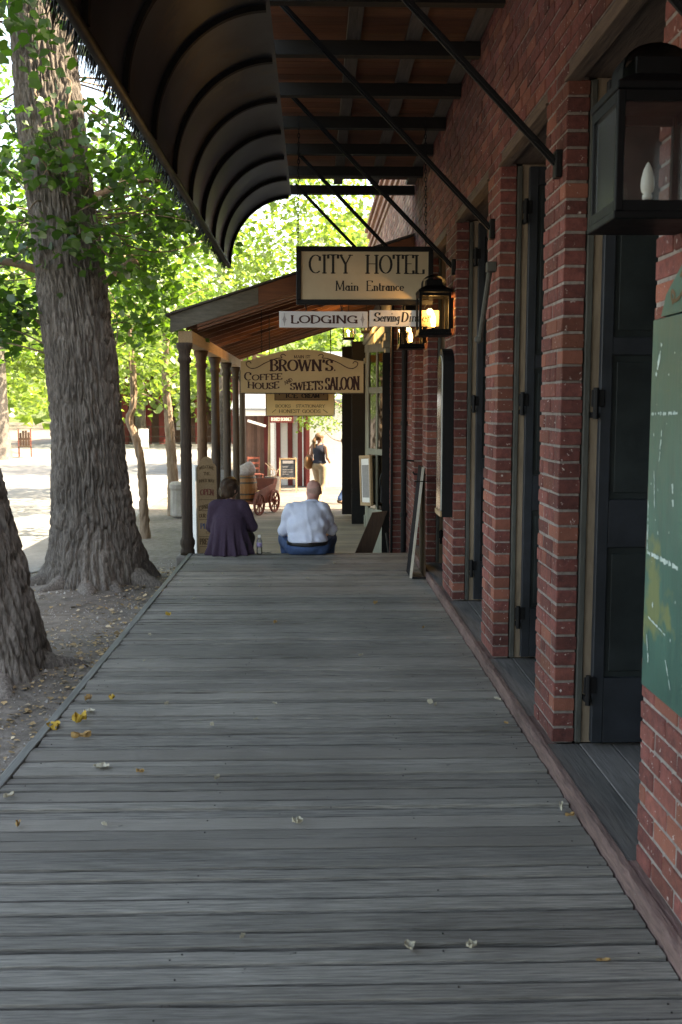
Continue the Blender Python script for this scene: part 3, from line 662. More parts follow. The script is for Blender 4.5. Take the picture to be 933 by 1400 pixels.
# CITY HOTEL
Y = 8.30; s1 = empty('hotel_sign', 'cream CITY HOTEL Main Entrance sign in a black frame on two chains', 'sign', (.415, Y, 2.463)); o0 = Vector((.415, Y, 2.463))
mb = MB(); mb.box(-.53, .53, -.012, .022, .03, .435); mb.build('sign_board', 'signcream', s1)
mb = MB()
for a in ((-.56, .56, 0, .04), (-.56, .56, .426, .466)): mb.box(a[0], a[1], -.03, .03, a[2], a[3], bev=.004)
for a in ((-.56, -.52), (.52, .56)): mb.box(a[0], a[1], -.0295, .0295, .0405, .4255, bev=.004)
mb.build('sign_frame', 'iron', s1)
mb = MB()
lettering(mb, 'CITY', -.455, -.11, .25, .150, .13, .04, -.0135, .06)
lettering(mb, 'HOTEL', .01, .485, .25, .150, .13, .04, -.0135, .06)
lettering(mb, 'M', -.24, -.165, .112, .080, .13, .05, -.0135, .05); lettering(mb, 'ain', -.158, -.05, .112, .088, .13, .05, -.0135, .05)
lettering(mb, 'E', .012, .065, .112, .080, .13, .05, -.0135, .05); lettering(mb, 'ntrance', .073, .32, .112, .088, .13, .05, -.0135, .05)
mb.build('lettering', 'textblack', s1)
for x in (-.545, .50): chain(s1, (.415 + x, Y, 2.935), (.415 + x + (.012 if x < 0 else -.006), Y + .06, 3.97), o0)
for nm, lab, xa, xb, txt, mat in (('lodging_sign', 'long white LODGING board hanging under the cream hotel sign', -.285, .441, 'LODGING', 'signwhite'), ('dinner_sign', 'white Serving Dinner board in old style lettering partly behind the lit lamp', .455, 1.03, 'Serving', 'signwhite')):
    cx = (xa + xb) / 2; hw = (xb - xa) / 2; zb = 2.278 if txt == 'LODGING' else 2.288
    e = empty(nm, lab, 'sign', (cx, Y + .01, zb))
    mb = MB(); mb.box(-hw, hw, -.012, .012, 0, .132, bev=.003); mb.build('sign_board', mat, e)
    mb = MB()
    if txt == 'LODGING':
        lettering(mb, 'LODGING', -hw + .095, hw - .085, .035, .064, .27, .11, -.0135, .055); mb.build('lettering', 'textbrown', e)
        mb = MB()
        for sx in (-1, 1):
            c = sx * (hw - .042)
            mb.add([(c, -.0133, .108), (c - .014, -.0133, .066), (c, -.0133, .022), (c + .014, -.0133, .066)], [(0, 1, 2, 3)][::1], .5)
            mb.box(c - .02, c + .02, -.0131, -.0125, .064, .068); mb.box(c - .003, c + .003, -.0131, -.0125, .015, .116)
        mb.build('ornament', 'textgrey', e)
        hooks = (-.07, .22)
    else:
        slant = lambda x, z: (x + (z - .03) * .12, z)
        lettering(mb, 'S', -hw + .035, -hw + .08, .04, .075, .22, .07, -.0135, .02, slant); lettering(mb, 'erving', -hw + .088, -hw + .245, .04, .092, .105, .045, -.0135, .03, slant)
        lettering(mb, 'D', -hw + .262, -hw + .315, .038, .078, .2, .06, -.0135, .02, slant); lettering(mb, 'inner', -hw + .325, -hw + .50, .04, .092, .105, .045, -.0135, .03, slant)
        mb.build('lettering', 'textblack', e); hooks = (.54, .95)
    for x in hooks:
        mb = MB(); mb.tube([(x - cx, -.002, .128), (x - cx + .008, -.002, .15), (x - cx, -.002, .172), (x - cx, -.002, .19)], .005, 6); mb.build('hook', 'iron', e)
# BROWN'S
Y = 12.5; bx = -.15; bz = 1.795
s2 = empty('coffee_house_sign', "large tan BROWN'S coffee house sign with an arched top on chains", 'sign', (bx, Y, bz)); o0 = Vector((bx, Y, bz)); hw = .762
top = [(-hw, .39), (-.66, .40)] + [(x, .40 + .135 * math.cos(x / .66 * math.pi / 2) ** 1.15) for x in np.linspace(-.6, .6, 21)] + [(.66, .40), (hw, .39)]
mb = MB(); mb.prism([(-hw, 0), (hw, 0)] + top[::-1], -.018, .018); mb.build('sign_board', 'signtan', s2, fix=True)
mb = MB(); mb.box(-hw - .004, hw + .004, -.022, .022, -.014, -.001); mb.build('sign_frame', 'darkbrownwood', s2)
mb = MB(); yy = -.0195
lettering(mb, 'MAIN ST', -.10, .10, .425, .036, .2, .08, yy, .03)
lettering(mb, "BROWN'S.", -.395, .42, .268, .140, .23, .07, yy, .055)
lettering(mb, 'C', -.715, -.63, .150, .105, .22, .08, yy, .03); lettering(mb, 'OFFEE', -.62, -.25, .150, .072, .25, .11, yy, .05, lambda x, z: (x, z + (x + .62) * .045))
lettering(mb, 'HOUSE', -.675, -.29, .042, .080, .25, .10, yy, .05, lambda x, z: (x, z + .02 * ((x + .48) / .2) ** 2))
lettering(mb, 'AND', -.215, -.12, .12, .04, .2, .09, yy, .03, lambda x, z: (x - (z - .13) * .6, z + (x + .17) * .55))
lettering(mb, 'SWEETS', -.145, .255, .035, .085, .26, .08, yy, .045, lambda x, z: (x, .035 + (z - .035) * (1 + (x + .145) * .9)))
lettering(mb, 'SALOON', .29, .71, .035, .15, .17, .06, yy, .035, lambda x, z: (x, .035 + (z - .035) * (1 + (x - .29) * .32)))
for sx in (-1, 1):
    flourish(mb, [(sx * a, b) for a, b in spline([(.20, .455), (.235, .475), (.265, .455), (.25, .43), (.32, .42), (.45, .37), (.56, .31), (.63, .30), (.68, .33), (.69, .37), (.65, .385), (.63, .36)])], .011, yy)
mb.build('lettering', 'textbrown', s2)
for x in (-.50, .50): chain(s2, (bx + x, Y, bz + .50), (bx + x, Y, 2.98 + (x + .5) * .3), o0)
# ICE CREAM
Y = 13.2; ix = -.185; iz = 1.505
s3 = empty('ice_cream_sign', 'smaller yellow ICE CREAM BOOKS STATIONARY HONEST GOODS sign hanging lower', 'sign', (ix, Y, iz)); hw = .445
mb = MB(); mb.box(-hw, hw, -.012, .012, 0, .33, bev=.003); mb.build('sign_board', 'signgold', s3)
mb = MB()
for a in ((-hw - .008, hw + .008, -.012, -.001), (-hw - .008, hw + .008, .331, .342)): mb.box(a[0], a[1], -.016, .016, a[2], a[3])
for a in ((-hw - .010, -hw - .001), (hw + .001, hw + .010)): mb.box(a[0], a[1], -.0155, .0155, -.0005, .3305)
mb.build('sign_frame', 'darkbrownwood', s3)
mb = MB(); mb.box(-.33, .36, -.0165, -.0125, .205, .315, bev=.002); mb.build('name_panel', 'panelbrown', s3)
mb = MB()
for a in ((-.335, .365, .198, .205), (-.335, .365, .315, .322)): mb.box(a[0], a[1], -.018, -.0128, a[2], a[3])
for a in ((-.338, -.3305), (.3605, .368)): mb.box(a[0], a[1], -.0179, -.0128, .1985, .3215)
lettering(mb, 'ICE', -.19, -.035, .232, .058, .28, .11, -.0178, .05); lettering(mb, 'CREAM', .02, .25, .232, .058, .28, .11, -.0178, .05)
for q in (-.27, .31): lettering(mb, "'", q - .02, q + .02, .215, .075, .3, .1, -.0178)
mb.build('lettering', 'textblack', s3)
mb = MB()
lettering(mb, 'BOOKS - STATIONARY', -.325, .325, .105, .040, .19, .09, -.0135, .02); lettering(mb, 'HONEST GOODS', -.28, .265, .035, .045, .19, .09, -.0135, .02)
flourish(mb, [(-.37, .04), (-.32, .08)], .008, -.0135); flourish(mb, [(.30, .08), (.36, .035)], .008, -.0135)
lettering(mb, '.', -.41, -.37, .28, .05, .2, .1, -.0135)
mb.build('lettering', 'textdarktan', s3)
for x in (-.40, .40):
    mb = MB(); mb.tube([(x, 0, .335), (x, 0, 1.30)], .006, 6); mb.build('hanger_rod', 'iron', s3)

# ---------------------------------------------------------------- lanterns
def lantern(label, loc, lit, group, sc_=1., wall=True, name='wall_lantern'):
    e = empty(name, label, 'lantern', loc, 0, group)
    W, H = .128 * sc_, .34 * sc_
    mb = MB(); p = .021 * sc_
    for sx in (-1, 1):
        for sy in (-1, 1): mb.box(min(sx * W, sx * (W - p)), max(sx * W, sx * (W - p)), min(sy * W, sy * (W - p)), max(sy * W, sy * (W - p)), .0225 * sc_, H - .0005, bev=.002)
    mb.box(-W - .006, W + .006, -W - .006, W + .006, 0, .022 * sc_, bev=.003); mb.box(-W - .004, W + .004, -W - .004, W + .004, H, H + .022 * sc_, bev=.003)
    for s_ in (-1, 1):
        for z in (.0225 * sc_, H - .03 * sc_): mb.box(-W + p, W - p, min(s_ * W, s_ * (W - .012)), max(s_ * W, s_ * (W - .012)), z, z + .028 * sc_); mb.box(min(s_ * W, s_ * (W - .012)), max(s_ * W, s_ * (W - .012)), -W + p, W - p, z, z + .028 * sc_)
    t = H + .0225 * sc_; c = .07 * sc_
    mb.add([(-W, -W, t), (W, -W, t), (W, W, t), (-W, W, t), (-c, -c, t + .035 * sc_), (c, -c, t + .035 * sc_), (c, c, t + .035 * sc_), (-c, c, t + .035 * sc_)], [(0, 1, 5, 4), (1, 2, 6, 5), (2, 3, 7, 6), (3, 0, 4, 7), (4, 5, 6, 7)])
    mb.box(-c * .9, c * .9, -c * .9, c * .9, t + .0355 * sc_, t + .085 * sc_, bev=.003)
    if wall:
        a = [(.095 * sc_ * math.cos(R(q)), t + .06 * sc_ + .062 * sc_ * math.sin(R(q))) for q in range(0, 181, 15)]; i_ = [(.089 * sc_ * math.cos(R(q)), t + .06 * sc_ + .056 * sc_ * math.sin(R(q))) for q in range(180, -1, -15)]
        a = [(.097 * sc_, t)] + a + [(-.097 * sc_, t), (-.091 * sc_, t)] + i_ + [(.091 * sc_, t)]
        vs = [(x, -.055 * sc_, z) for x, z in a] + [(x, .055 * sc_, z) for x, z in a]; n = len(a)
        mb.add(vs, [(i, (i + 1) % n, (i + 1) % n + n, i + n) for i in range(n)])
    mb.build('lamp_frame', 'lampmetal', e, fix=True)
    for k, (dx, dy) in enumerate(((0, -1), (0, 1), (-1, 0), (1, 0))):
        mb = MB(); q = W - p; o_ = W - .008
        z0, z1 = .045 * sc_, H - .026 * sc_
        if dx == 0: mb.add([(-q, dy * o_, z0), (q, dy * o_, z0), (q, dy * o_, z1), (-q, dy * o_, z1)], [(0, 1, 2, 3)])
        else: mb.add([(dx * o_, -q, z0), (dx * o_, q, z0), (dx * o_, q, z1), (dx * o_, -q, z1)], [(0, 1, 2, 3)])
        mb.build('glass_pane', 'glassamber' if lit else 'glass', e)
    mb = MB(); mb.lathe([(.013, .023 * sc_), (.013, .075 * sc_)], 10); mb.build('socket', 'lampmetal', e)
    mb = MB(); prof = [(.010, .075), (.017, .080), (.017, .092), (.013, .096), (.019, .105), (.021, .122), (.019, .142), (.013, .166), (.005, .182), (.001, .188)] if lit else [(.010, .075), (.017, .080), (.017, .092), (.013, .096), (.021, .105), (.024, .125), (.022, .150), (.015, .178), (.006, .196), (.001, .203)]
    mb.lathe([((a * sc_, b * sc_) if lit else (a * .80 * sc_, (.075 + (b - .075) * .82) * sc_)) for a, b in prof], 14); mb.build('bulb', 'bulbon' if lit else 'bulboff', e, smooth=True)
    if wall:
        mb = MB(); mb.box(W + .003, WX - loc[0] - .002, -.05, .05, .06, .30, bev=.004) if WX - loc[0] - .002 > W + .006 else None
        if mb.v: mb.build('wall_plate', 'lampmetal', e)
    if lit:
        ld = bpy.data.lights.new('lamp_light', 'POINT'); ld.energy = 1.1 * sc_; ld.color = (1, .62, .28); ld.shadow_soft_size = .03
        lo = bpy.data.objects.new('lamp_light', ld); COL.objects.link(lo); lo.parent = e; lo.location = (0, 0, .22 * sc_)
    return e
gl = 'square metal lanterns along the boardwalk'
lantern('dark square wall lantern with an unlit white bulb beside the doorway', (.972, 2.96, 2.165), False, gl, 1.03)
lantern('glowing square lantern in front of the Serving Dinner board', (.965, 8.16, 2.20), True, gl, 1.0)
lantern('glowing square lantern low behind the other lit lamp and below the Serving Dinner board', (.965, 10.06, 2.20), True, gl, .96)
lantern('small lit lantern hanging under the glowing orange rafters of the porch', (.50, 14.6, 2.58), True, gl, .62, False, 'hanging_lantern')
lantern('small unlit lantern hanging just under the LODGING board in the porch', (.80, 15.5, 2.74), False, gl, .6, False, 'hanging_lantern')
for o in [q for q in bpy.data.objects if q.name.startswith('hanging_lantern')]:
    mb = MB(); mb.tube([(0, 0, .28), (0, 0, .62)], .005, 6); mb.build('hanger_rod', 'iron', o)
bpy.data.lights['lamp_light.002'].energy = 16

# ---------------------------------------------------------------- things on and by the hotel wall
# display case on the third pier
dc = empty('display_case', 'tall narrow black framed display case with a rounded top fixed to a brick pier', 'display case', (WX, 8.17, .74))
mb = MB(); A = [(-.17, 0), (.17, 0), (.17, 1.22)] + [(.17 * math.cos(R(a)), 1.22 + .14 * math.sin(R(a))) for a in range(15, 166, 15)] + [(-.17, 1.22)]
mb.prism(A, -.088, -.003, axes='yz'); mb.build('case_body', 'iron', dc, fix=True)
mb = MB(); B = [(-.135, .05), (.135, .05), (.135, 1.2)] + [(.135 * math.cos(R(a)), 1.2 + .105 * math.sin(R(a))) for a in range(15, 166, 15)] + [(-.135, 1.2)]
mb.prism(B, -.0915, -.0885, axes='yz'); mb.build('sign_sheet', 'paper', dc, fix=True)
mb = MB(); mb.prism([(-.165, .005), (.165, .005), (.165, .045), (-.165, .045)], -.105, -.0895, axes='yz'); mb.build('ledge', 'tanwood', dc, fix=True)
mb = MB(); mb.prism([(b * 1.0, c) for b, c in B], -.098, -.0965, axes='yz'); mb.build('glass_pane', 'glass', dc, fix=True)
# green painted board on the near wall
gb = empty('notice_board', 'green painted notice board with white scrapes and an arched crest on the brick wall', 'notice board', (WX, 2.6, .72))
mb = MB(); mb.box(-.030, -.004, -.62, .62, 0, 1.20, bev=.003); mb.build('board', 'greenboard', gb)
mb = MB(); A = [(-.42, 1.205), (.56, 1.205), (.52, 1.27), (.40, 1.34), (.28, 1.40), (.12, 1.45), (-.1, 1.45), (-.3, 1.36)]
mb.prism(A, -.026, -.006, axes='yz'); mb.build('crest', 'greenboard', gb, fix=True)
mb = MB()
def scr(y0, z0, y1, z1, w_, x=-.0315):
    n = max(5, int(math.hypot(y1 - y0, z1 - z0) / .010)); pr = []
    for i in range(n + 1):
        t = i / n; a, b = y0 + (y1 - y0) * t + random.uniform(-.002, .002), z0 + (z1 - z0) * t + random.uniform(-.002, .002); h = w_ * random.uniform(.3, 1.2)
        l = math.hypot(y1 - y0, z1 - z0); ny_, nz_ = -(z1 - z0) / l * h / 2, (y1 - y0) / l * h / 2; pr.append(((x, a + ny_, b + nz_), (x, a - ny_, b - nz_)))
    for i in range(n):
        if random.random() < .80: mb.add([pr[i][0], pr[i + 1][0], pr[i + 1][1], pr[i][1]], [(0, 1, 2, 3)])
scr(.57, 1.02, .53, 1.12, .016); scr(.60, .90, .36, .905, .012); scr(.60, .45, .30, .44, .018); scr(.605, .62, .60, .46, .008); scr(.56, .72, .545, .60, .008)
scr(.57, .24, .36, .21, .008); scr(.58, .18, .555, .09, .010); scr(.40, .14, .35, .06, .009); scr(.5, .86, .52, .74, .008); scr(.40, .72, .38, .62, .014); scr(.3, 1.1, .2, 1.1, .012)
for _ in range(30):
    a, b, r = random.uniform(.1, .6), random.uniform(.05, 1.15), random.choice([.002, .003, .004, .006])
    mb.add([(-.0313, a + r * math.cos(R(q)) * random.uniform(.6, 1.3), b + r * math.sin(R(q)) * random.uniform(.8, 2)) for q in range(0, 360, 60)], [tuple(range(6))])
mb.build('paint_specks', 'chalk', gb, fix=False)
mb = MB(); flourish(mb, spline([(.46, 1.235), (.44, 1.26), (.47, 1.275), (.46, 1.245), (.40, 1.25), (.34, 1.30), (.36, 1.33), (.40, 1.31)]), .012, 0)
flourish(mb, spline([(.30, 1.25), (.25, 1.32), (.15, 1.38), (.05, 1.40)]), .012, 0)
mb.v = [(-.0275 + b, a, c) for a, b, c in mb.v]; mb.build('scrollwork', 'textdarktan', gb)
# folding sign seen edge-on beside the wall
MT['mattblack'] = M('matt_black', (.02, .02, .024), (.012, .012, .014), rough=.95, bump=.1, spec=.05)
fs_ = empty('folding_sign', 'folding board sign with a pale edge seen edge-on against the brick wall', 'folding sign', (1.0, 9.55, 0), 0)
mb = MB()
def slab(p0, p1, ya, yb, t, mi=0):
    d = Vector((p1[0] - p0[0], p1[1] - p0[1])); nrm = Vector((-d.y, d.x)).normalized() * t
    mb.prism([p0, p1, (p1[0] + nrm.x, p1[1] + nrm.y), (p0[0] + nrm.x, p0[1] + nrm.y)], ya, yb, mi=mi)
slab((-.075, .01), (.035, 1.06), -.215, .14, .022); mb.build('front_panel', 'mattblack', fs_, fix=True)
mb = MB(); slab((-.076, .008), (.034, 1.062), -.228, -.216, .024); mb.build('front_edge', 'whitewood', fs_, fix=True)
mb = MB(); slab((.058, .01), (.045, 1.05), -.2, .25, .014); mb.build('back_panel', 'darkbrownwood', fs_, fix=True)
mb = MB(); mb.tube([(-.06, -.232, .93), (.06, -.232, .93)], .006, 6); mb.box(-.075, .075, -.225, -.20, .0, .018); mb.build('brace', 'iron', fs_)

# ---------------------------------------------------------------- coffee house beyond the hotel
ch = empty('coffee_house', 'brick coffee house next door with a sage green wooden shopfront', 'building', (1.5, 16, -.5)); HO2 = Vector((-1.5, -16, .5))
def cp2(mb, name, mat, parent=None, **k):
    o = mb.build(name, mat, parent or ch, **k)
    if parent is None: o.location = HO2
    return o
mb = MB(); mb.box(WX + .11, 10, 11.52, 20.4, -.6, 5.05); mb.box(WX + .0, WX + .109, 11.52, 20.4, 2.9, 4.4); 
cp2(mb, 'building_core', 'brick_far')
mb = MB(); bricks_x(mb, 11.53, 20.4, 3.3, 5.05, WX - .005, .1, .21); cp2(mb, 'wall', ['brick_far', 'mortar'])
mb = MB()
for z, d in ((4.55, .03), (4.66, .06), (4.95, .05), (5.06, .09)): mb.box(WX - .006 - d, WX + .05, 11.53, 20.42, z, z + .075, bev=.004)
cp2(mb, 'cornice', 'brick_far')
mb = MB(); bricks_x(mb, 12.25, 12.62, -.5, 3.25, .955, .16); cp2(mb, 'pier', ['brick', 'mortar'])
mb = MB(); bricks_x(mb, 11.53, 12.24, -.5, 3.25, WX); cp2(mb, 'wall', ['brick', 'mortar'])
mb = MB(); bricks_x(mb, 17.6, 20.4, -.5, 3.25, 1.0, .12); cp2(mb, 'wall', ['brick', 'mortar'])
mb = MB(); mb.box(1.0, 1.2, 12.63, 17.59, -.5, 3.25); cp2(mb, 'shopfront_backing', 'doorpanel')
mb = MB()
for a, b, d in ((12.66, 12.86, .09), (13.42, 13.56, .06), (14.1, 14.24, .06), (14.9, 15.1, .08), (15.75, 15.9, .06), (16.6, 16.75, .06), (17.38, 17.58, .09)):
    mb.box(.985 - d, 1.0, a, b, -.5, 2.55, bev=.006); mb.box(.985 - d - .02, 1.0, a - .02, b + .02, -.5, -.3, bev=.006); mb.box(.985 - d - .03, 1.0, a - .02, b + .02, 2.36, 2.45, bev=.006)
mb.box(.88, 1.0, 12.64, 17.59, 2.55, 2.68, bev=.01); mb.box(.85, 1.0, 12.62, 17.59, 2.685, 2.76, bev=.01); mb.box(.96, 1.0, 12.86, 17.38, -.5, .35); mb.box(.955, .999, 12.86, 17.38, 1.12, 1.2)
cp2(mb, 'shopfront', 'sage')
for a, b in ((12.87, 13.41), (13.57, 14.09), (14.25, 14.89), (15.11, 15.74), (15.91, 16.59), (16.76, 17.37)):
    for z0, z1 in ((.36, 1.11), (1.21, 2.05)):
        mb = MB(); mb.box(.918, .924, a + .03, b - .03, z0, z1); cp2(mb, 'window_pane', 'glassold')
mb = MB()  # white patches on the pilasters, painted in place of bright glass reflections
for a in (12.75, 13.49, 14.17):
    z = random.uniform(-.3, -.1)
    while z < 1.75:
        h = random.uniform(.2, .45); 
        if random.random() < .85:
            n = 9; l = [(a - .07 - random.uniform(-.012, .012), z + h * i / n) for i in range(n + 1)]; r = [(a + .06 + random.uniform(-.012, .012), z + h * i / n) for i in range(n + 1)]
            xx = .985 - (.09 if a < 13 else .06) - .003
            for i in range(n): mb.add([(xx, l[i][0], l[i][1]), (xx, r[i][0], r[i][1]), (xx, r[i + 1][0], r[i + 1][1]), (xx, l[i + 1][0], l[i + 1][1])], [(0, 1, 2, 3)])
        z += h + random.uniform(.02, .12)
cp2(mb, 'painted_reflection', 'whitewood')
for (xa, xb, yy, z0, z1) in ((.66, .99, 17.62, -.47, 2.75), (.53, .99, 19.2, -.47, 2.75)):
    mb = MB(); mb.box(xa, xb, yy, yy + .04, z0, z1, bev=.004)
    for z in (.1, .95, 1.8): mb.box(xa + .01, xb, yy - .012, yy - .0005, z, z + .06)
    cp2(mb, 'iron_door', 'iron')
mb = MB(); mb.box(.935, .965, 12.2, 12.24, -.48, 2.9, bev=.004); cp2(mb, 'iron_shutter', 'iron')
mb = MB(); mb.box(.86, 1.05, 12.655, 12.665, -.48, 2.3); cp2(mb, 'iron_shutter', 'iron')
mb = MB(); mb.tube([(1.075, 11.95, -.5), (1.075, 11.95, 3.2)], .034, 10)
for z in (.3, 1.4, 2.5): mb.lathe([(.043, z), (.043, z + .05)], 10, (1.075, 11.95, 0))
cp2(mb, 'downspout', 'iron', smooth=False)
mb = MB(); mb.tube(spline([(.86, 12.7, .55), (.84, 12.7, .68), (.87, 12.7, .78), (.9, 12.7, .80)]), .012, 8); mb.tube([(.86, 12.7, .4), (.87, 12.7, .62)], .02, 8); cp2(mb, 'door_handle', 'iron')
bar_ = MB(); bar_.tube([(0, 0, 0), (-.075, .02, .56)], .011, 8); tag(bar_.build('iron_bar', 'frame', loc=(.945, 12.18, -.06 - .0)), 'thin pale iron bar leaning beside the dark shutter', 'bar')
bpy.data.objects['iron_bar'].location = (.955, 12.17, -.49)
# glazed shop door standing half open towards the street
mb = MB(); W_ = .62; mb.box(0, .075, -.02, .02, -.45, 2.45, bev=.004); mb.box(W_ - .075, W_, -.02, .02, -.45, 2.45, bev=.004); mb.box(.29, .33, -.017, .017, .25, 2.34, bev=.003)
for z0, z1 in ((-.45, .25), (.98, 1.06), (1.80, 1.88), (2.34, 2.45)): mb.box(.0755, W_ - .0755, -.018, .018, z0, z1, bev=.003)
DR = Matrix.Translation((.96, 13.0, 0)) @ Matrix.Rotation(math.atan2(.55, -.23), 4, 'Z')
mb.v = [tuple(DR @ Vector(p)) for p in mb.v]; gd = cp2(mb, 'door', 'sage')
for xa, xb in ((.077, .288), (.332, W_ - .077)):
    for z0, z1 in ((.252, .978), (1.062, 1.798), (1.882, 2.338)):
        mb = MB(); mb.box(xa, xb, -.004, .004, z0, z1); mb.v = [tuple(DR @ Vector(p)) for p in mb.v]; mb.build('window_pane', 'glassold', gd)
# framed notice and leaning plank
fn = empty('framed_notice', 'tan framed notice with a printed page hanging on the sage green glazed door', 'notice', (.705, 13.38, .32), R(-67)); 
mb = MB(); mb.box(-.14, .14, -.008, .008, 0, .62, mi=0); mb.build('backing', 'paper', fn)
mb = MB()
for a in ((-.165, .165, -.03, .015), (-.165, .165, .605, .65)): mb.box(a[0], a[1], -.02, .02, a[2], a[3], bev=.004)
for a in ((-.165, -.125), (.125, .165)): mb.box(a[0], a[1], -.0195, .0195, .0155, .6045, bev=.004)
mb.build('frame', 'tanwood', fn)
mb = MB(); mb.box(-.10, .10, -.0095, -.0082, .08, .52); mb.build('printed_page', 'greypaper', fn); fn.rotation_euler = (0, R(-4), R(-67))
lp = MB(); lp.prism([(0, 0), (.24, 0), (.52, .80), (.33, .78)], -.025, .025)
tag(lp.build('leaning_plank', 'darkbrownwood', loc=(.40, 12.55, -.495), fix=True), 'dark brown plank leaning against the sage green shopfront', 'plank')

# ---------------------------------------------------------------- porch of the coffee house
po = empty('wooden_porch', 'sloping wooden porch roof on turned posts in front of the coffee house', 'porch', (-.3, 15.8, -.5)); PO = Vector((.3, -15.8, .5))
def pp(mb, name, mat, parent=None, **k):
    o = mb.build(name, mat, parent or po, **k)
    if parent is None: o.location = PO
    return o
ex, ez, wx_, wz = -1.60, 2.63, WX - .008, 3.50
sl = (wz - ez) / (wx_ - ex)
def rz_(x): return ez + (x - ex) * sl
Ya, Yb = 11.28, 20.35
mb = MB(); yy = Ya + .06
mb.add([(ex - .05, Ya - .04, rz_(ex - .05) + .035), (wx_, Ya - .04, wz + .035), (wx_, Yb, wz + .035), (ex - .05, Yb, rz_(ex - .05) + .035), (ex - .05, Ya - .04, rz_(ex - .05) + .012), (wx_, Ya - .04, wz + .012), (wx_, Yb, wz + .012), (ex - .05, Yb, rz_(ex - .05) + .012)], [(0, 1, 2, 3), (7, 6, 5, 4), (0, 4, 5, 1), (1, 5, 6, 2), (2, 6, 7, 3), (3, 7, 4, 0)])
pp(mb, 'roof', 'rooftop')
mb = MB(); x = ex
while x < wx_ - .02:
    x2 = min(x + .15, wx_); mb.prism([(x + .002, rz_(x) - .012), (x2 - .002, rz_(x2) - .012), (x2 - .002, rz_(x2) + .008), (x + .002, rz_(x) + .008)], Ya + .05, Yb - .02); x = x2
pp(mb, 'roof_boards', 'porchwood', fix=True)
yy = Ya + .30
while yy < Yb:
    mb = MB(); mb.bar((ex + .05, yy, rz_(ex + .05) - .065), (wx_ - .01, yy, rz_(wx_ - .01) - .065), .05, .10); pp(mb, 'rafter', 'porchwood'); yy += .62
xm = -.62
for nm, xa, xb, mt in (('fascia', ex, xm, 'fasciagrey'), ('fascia', xm + .002, wx_, 'fascia')):
    mb = MB(); mb.prism([(xa, rz_(xa) - .185), (xb, rz_(xb) - .185), (xb, rz_(xb) + .006), (xa, rz_(xa) + .006)], Ya, Ya + .035); o = pp(mb, nm, mt, fix=True)
    o['label'] = 'grey weathered fascia board' if mt == 'fasciagrey' else 'red brown fascia board'
mb = MB()
for dz, h, d in ((-.215, .026, .03), (-.25, .02, .05)): mb.prism([(ex + .3, rz_(ex + .3) + dz), (wx_, rz_(wx_) + dz), (wx_, rz_(wx_) + dz + h), (ex + .3, rz_(ex + .3) + dz + h)], Ya + .01, Ya + .01 + d)
pp(mb, 'moulding', 'fascia', fix=True)
mb = MB(); mb.box(-1.52, -1.36, Ya + .04, Yb, 2.33, 2.47, bev=.006); pp(mb, 'eave_beam', 'tanwood')
for i, yc in enumerate((11.22, 12.85, 14.62, 16.5, 18.4, 20.1)):
    zb = -.04 if i == 0 else -.5
    r = .062
    prof = [(.082, zb), (.082, zb + .05), (.07, zb + .07), (.085, zb + .12), (.085, zb + .16), (.066, zb + .2), (r, zb + .3), (r * 1.03, 1.0), (r, 1.05), (r * 1.1, 1.08), (r, 1.11), (r, 1.16), (r * 1.1, 1.19), (r, 1.22), (r * .93, 1.95), (r * .93, 2.10), (.078, 2.13), (.078, 2.16), (.062, 2.18), (.07, 2.24), (.092, 2.29), (.092, 2.329)]
    mb = MB(); mb.lathe(prof, 16, (-1.44, yc, 0)); pp(mb, 'column', 'postsunlit' if i == 1 else 'post', smooth=True)  # second column: sunlight on it is put into a lighter tan colour
mb = MB(); mb.box(-1.56, -1.33, 11.10, 11.34, -.62, -.045, bev=.015); pp(mb, 'post_block', 'stone')
# ---------------------------------------------------------------- people
MT['whitepaint'] = M('white_paint', (.78, .78, .77), (.66, .66, .66), rough=.7, scale=6, stretch=(1, 1, 8), bump=.2, blot=.06)
MT['skin'] = M('skin', (.46, .27, .20), (.38, .20, .15), rough=.55, scale=20, bump=.05, blot=.12)
MT['skinpink'] = M('pink_skin', (.50, .27, .22), (.42, .20, .17), rough=.5, scale=20, bump=.05, blot=.15)
MT['hairbrown'] = M('brown_hair', (.075, .042, .025), (.025, .014, .009), rough=.5, scale=14, stretch=(6, 6, .8), bump=.6, bdist=.01, blot=.3)
MT['hairgrey'] = M('grey_hair', (.42, .25, .20), (.30, .18, .145), rough=.6, scale=40, bump=.2)
MT['shirtblue'] = M('pale_blue_shirt', (.68, .73, .88), (.61, .66, .82), rough=.8, scale=60, bump=.15, bdist=.002, blot=.06)
MT['jeans'] = M('blue_jeans', (.06, .115, .25), (.035, .07, .17), rough=.85, scale=30, bump=.2, blot=.3)
MT['purple'] = M('plum_cardigan', (.062, .038, .066), (.042, .026, .046), rough=.85, scale=50, bump=.25, blot=.15)
MT['darkcloth'] = M('dark_trousers', (.025, .022, .028), (.015, .014, .018), rough=.85, bump=.1)
MT['belt'] = M('black_belt', (.012, .011, .011), rough=.4, bump=0)
MT['navy'] = M('navy_top', (.045, .05, .075), (.03, .034, .055), rough=.85, scale=30, bump=.15)
MT['khaki'] = M('khaki_trousers', (.37, .29, .20), (.29, .22, .15), rough=.85, scale=30, bump=.2)
MT['bag'] = M('tan_leather_bag', (.34, .18, .08), (.22, .11, .05), rough=.5, scale=12, bump=.2)
MT['hairdark'] = M('dark_blond_hair', (.16, .09, .045), (.08, .045, .025), rough=.5, scale=14, stretch=(6, 6, .8), bump=.5)
MT['shoe'] = M('brown_shoe', (.12, .07, .04), rough=.6, bump=.1)
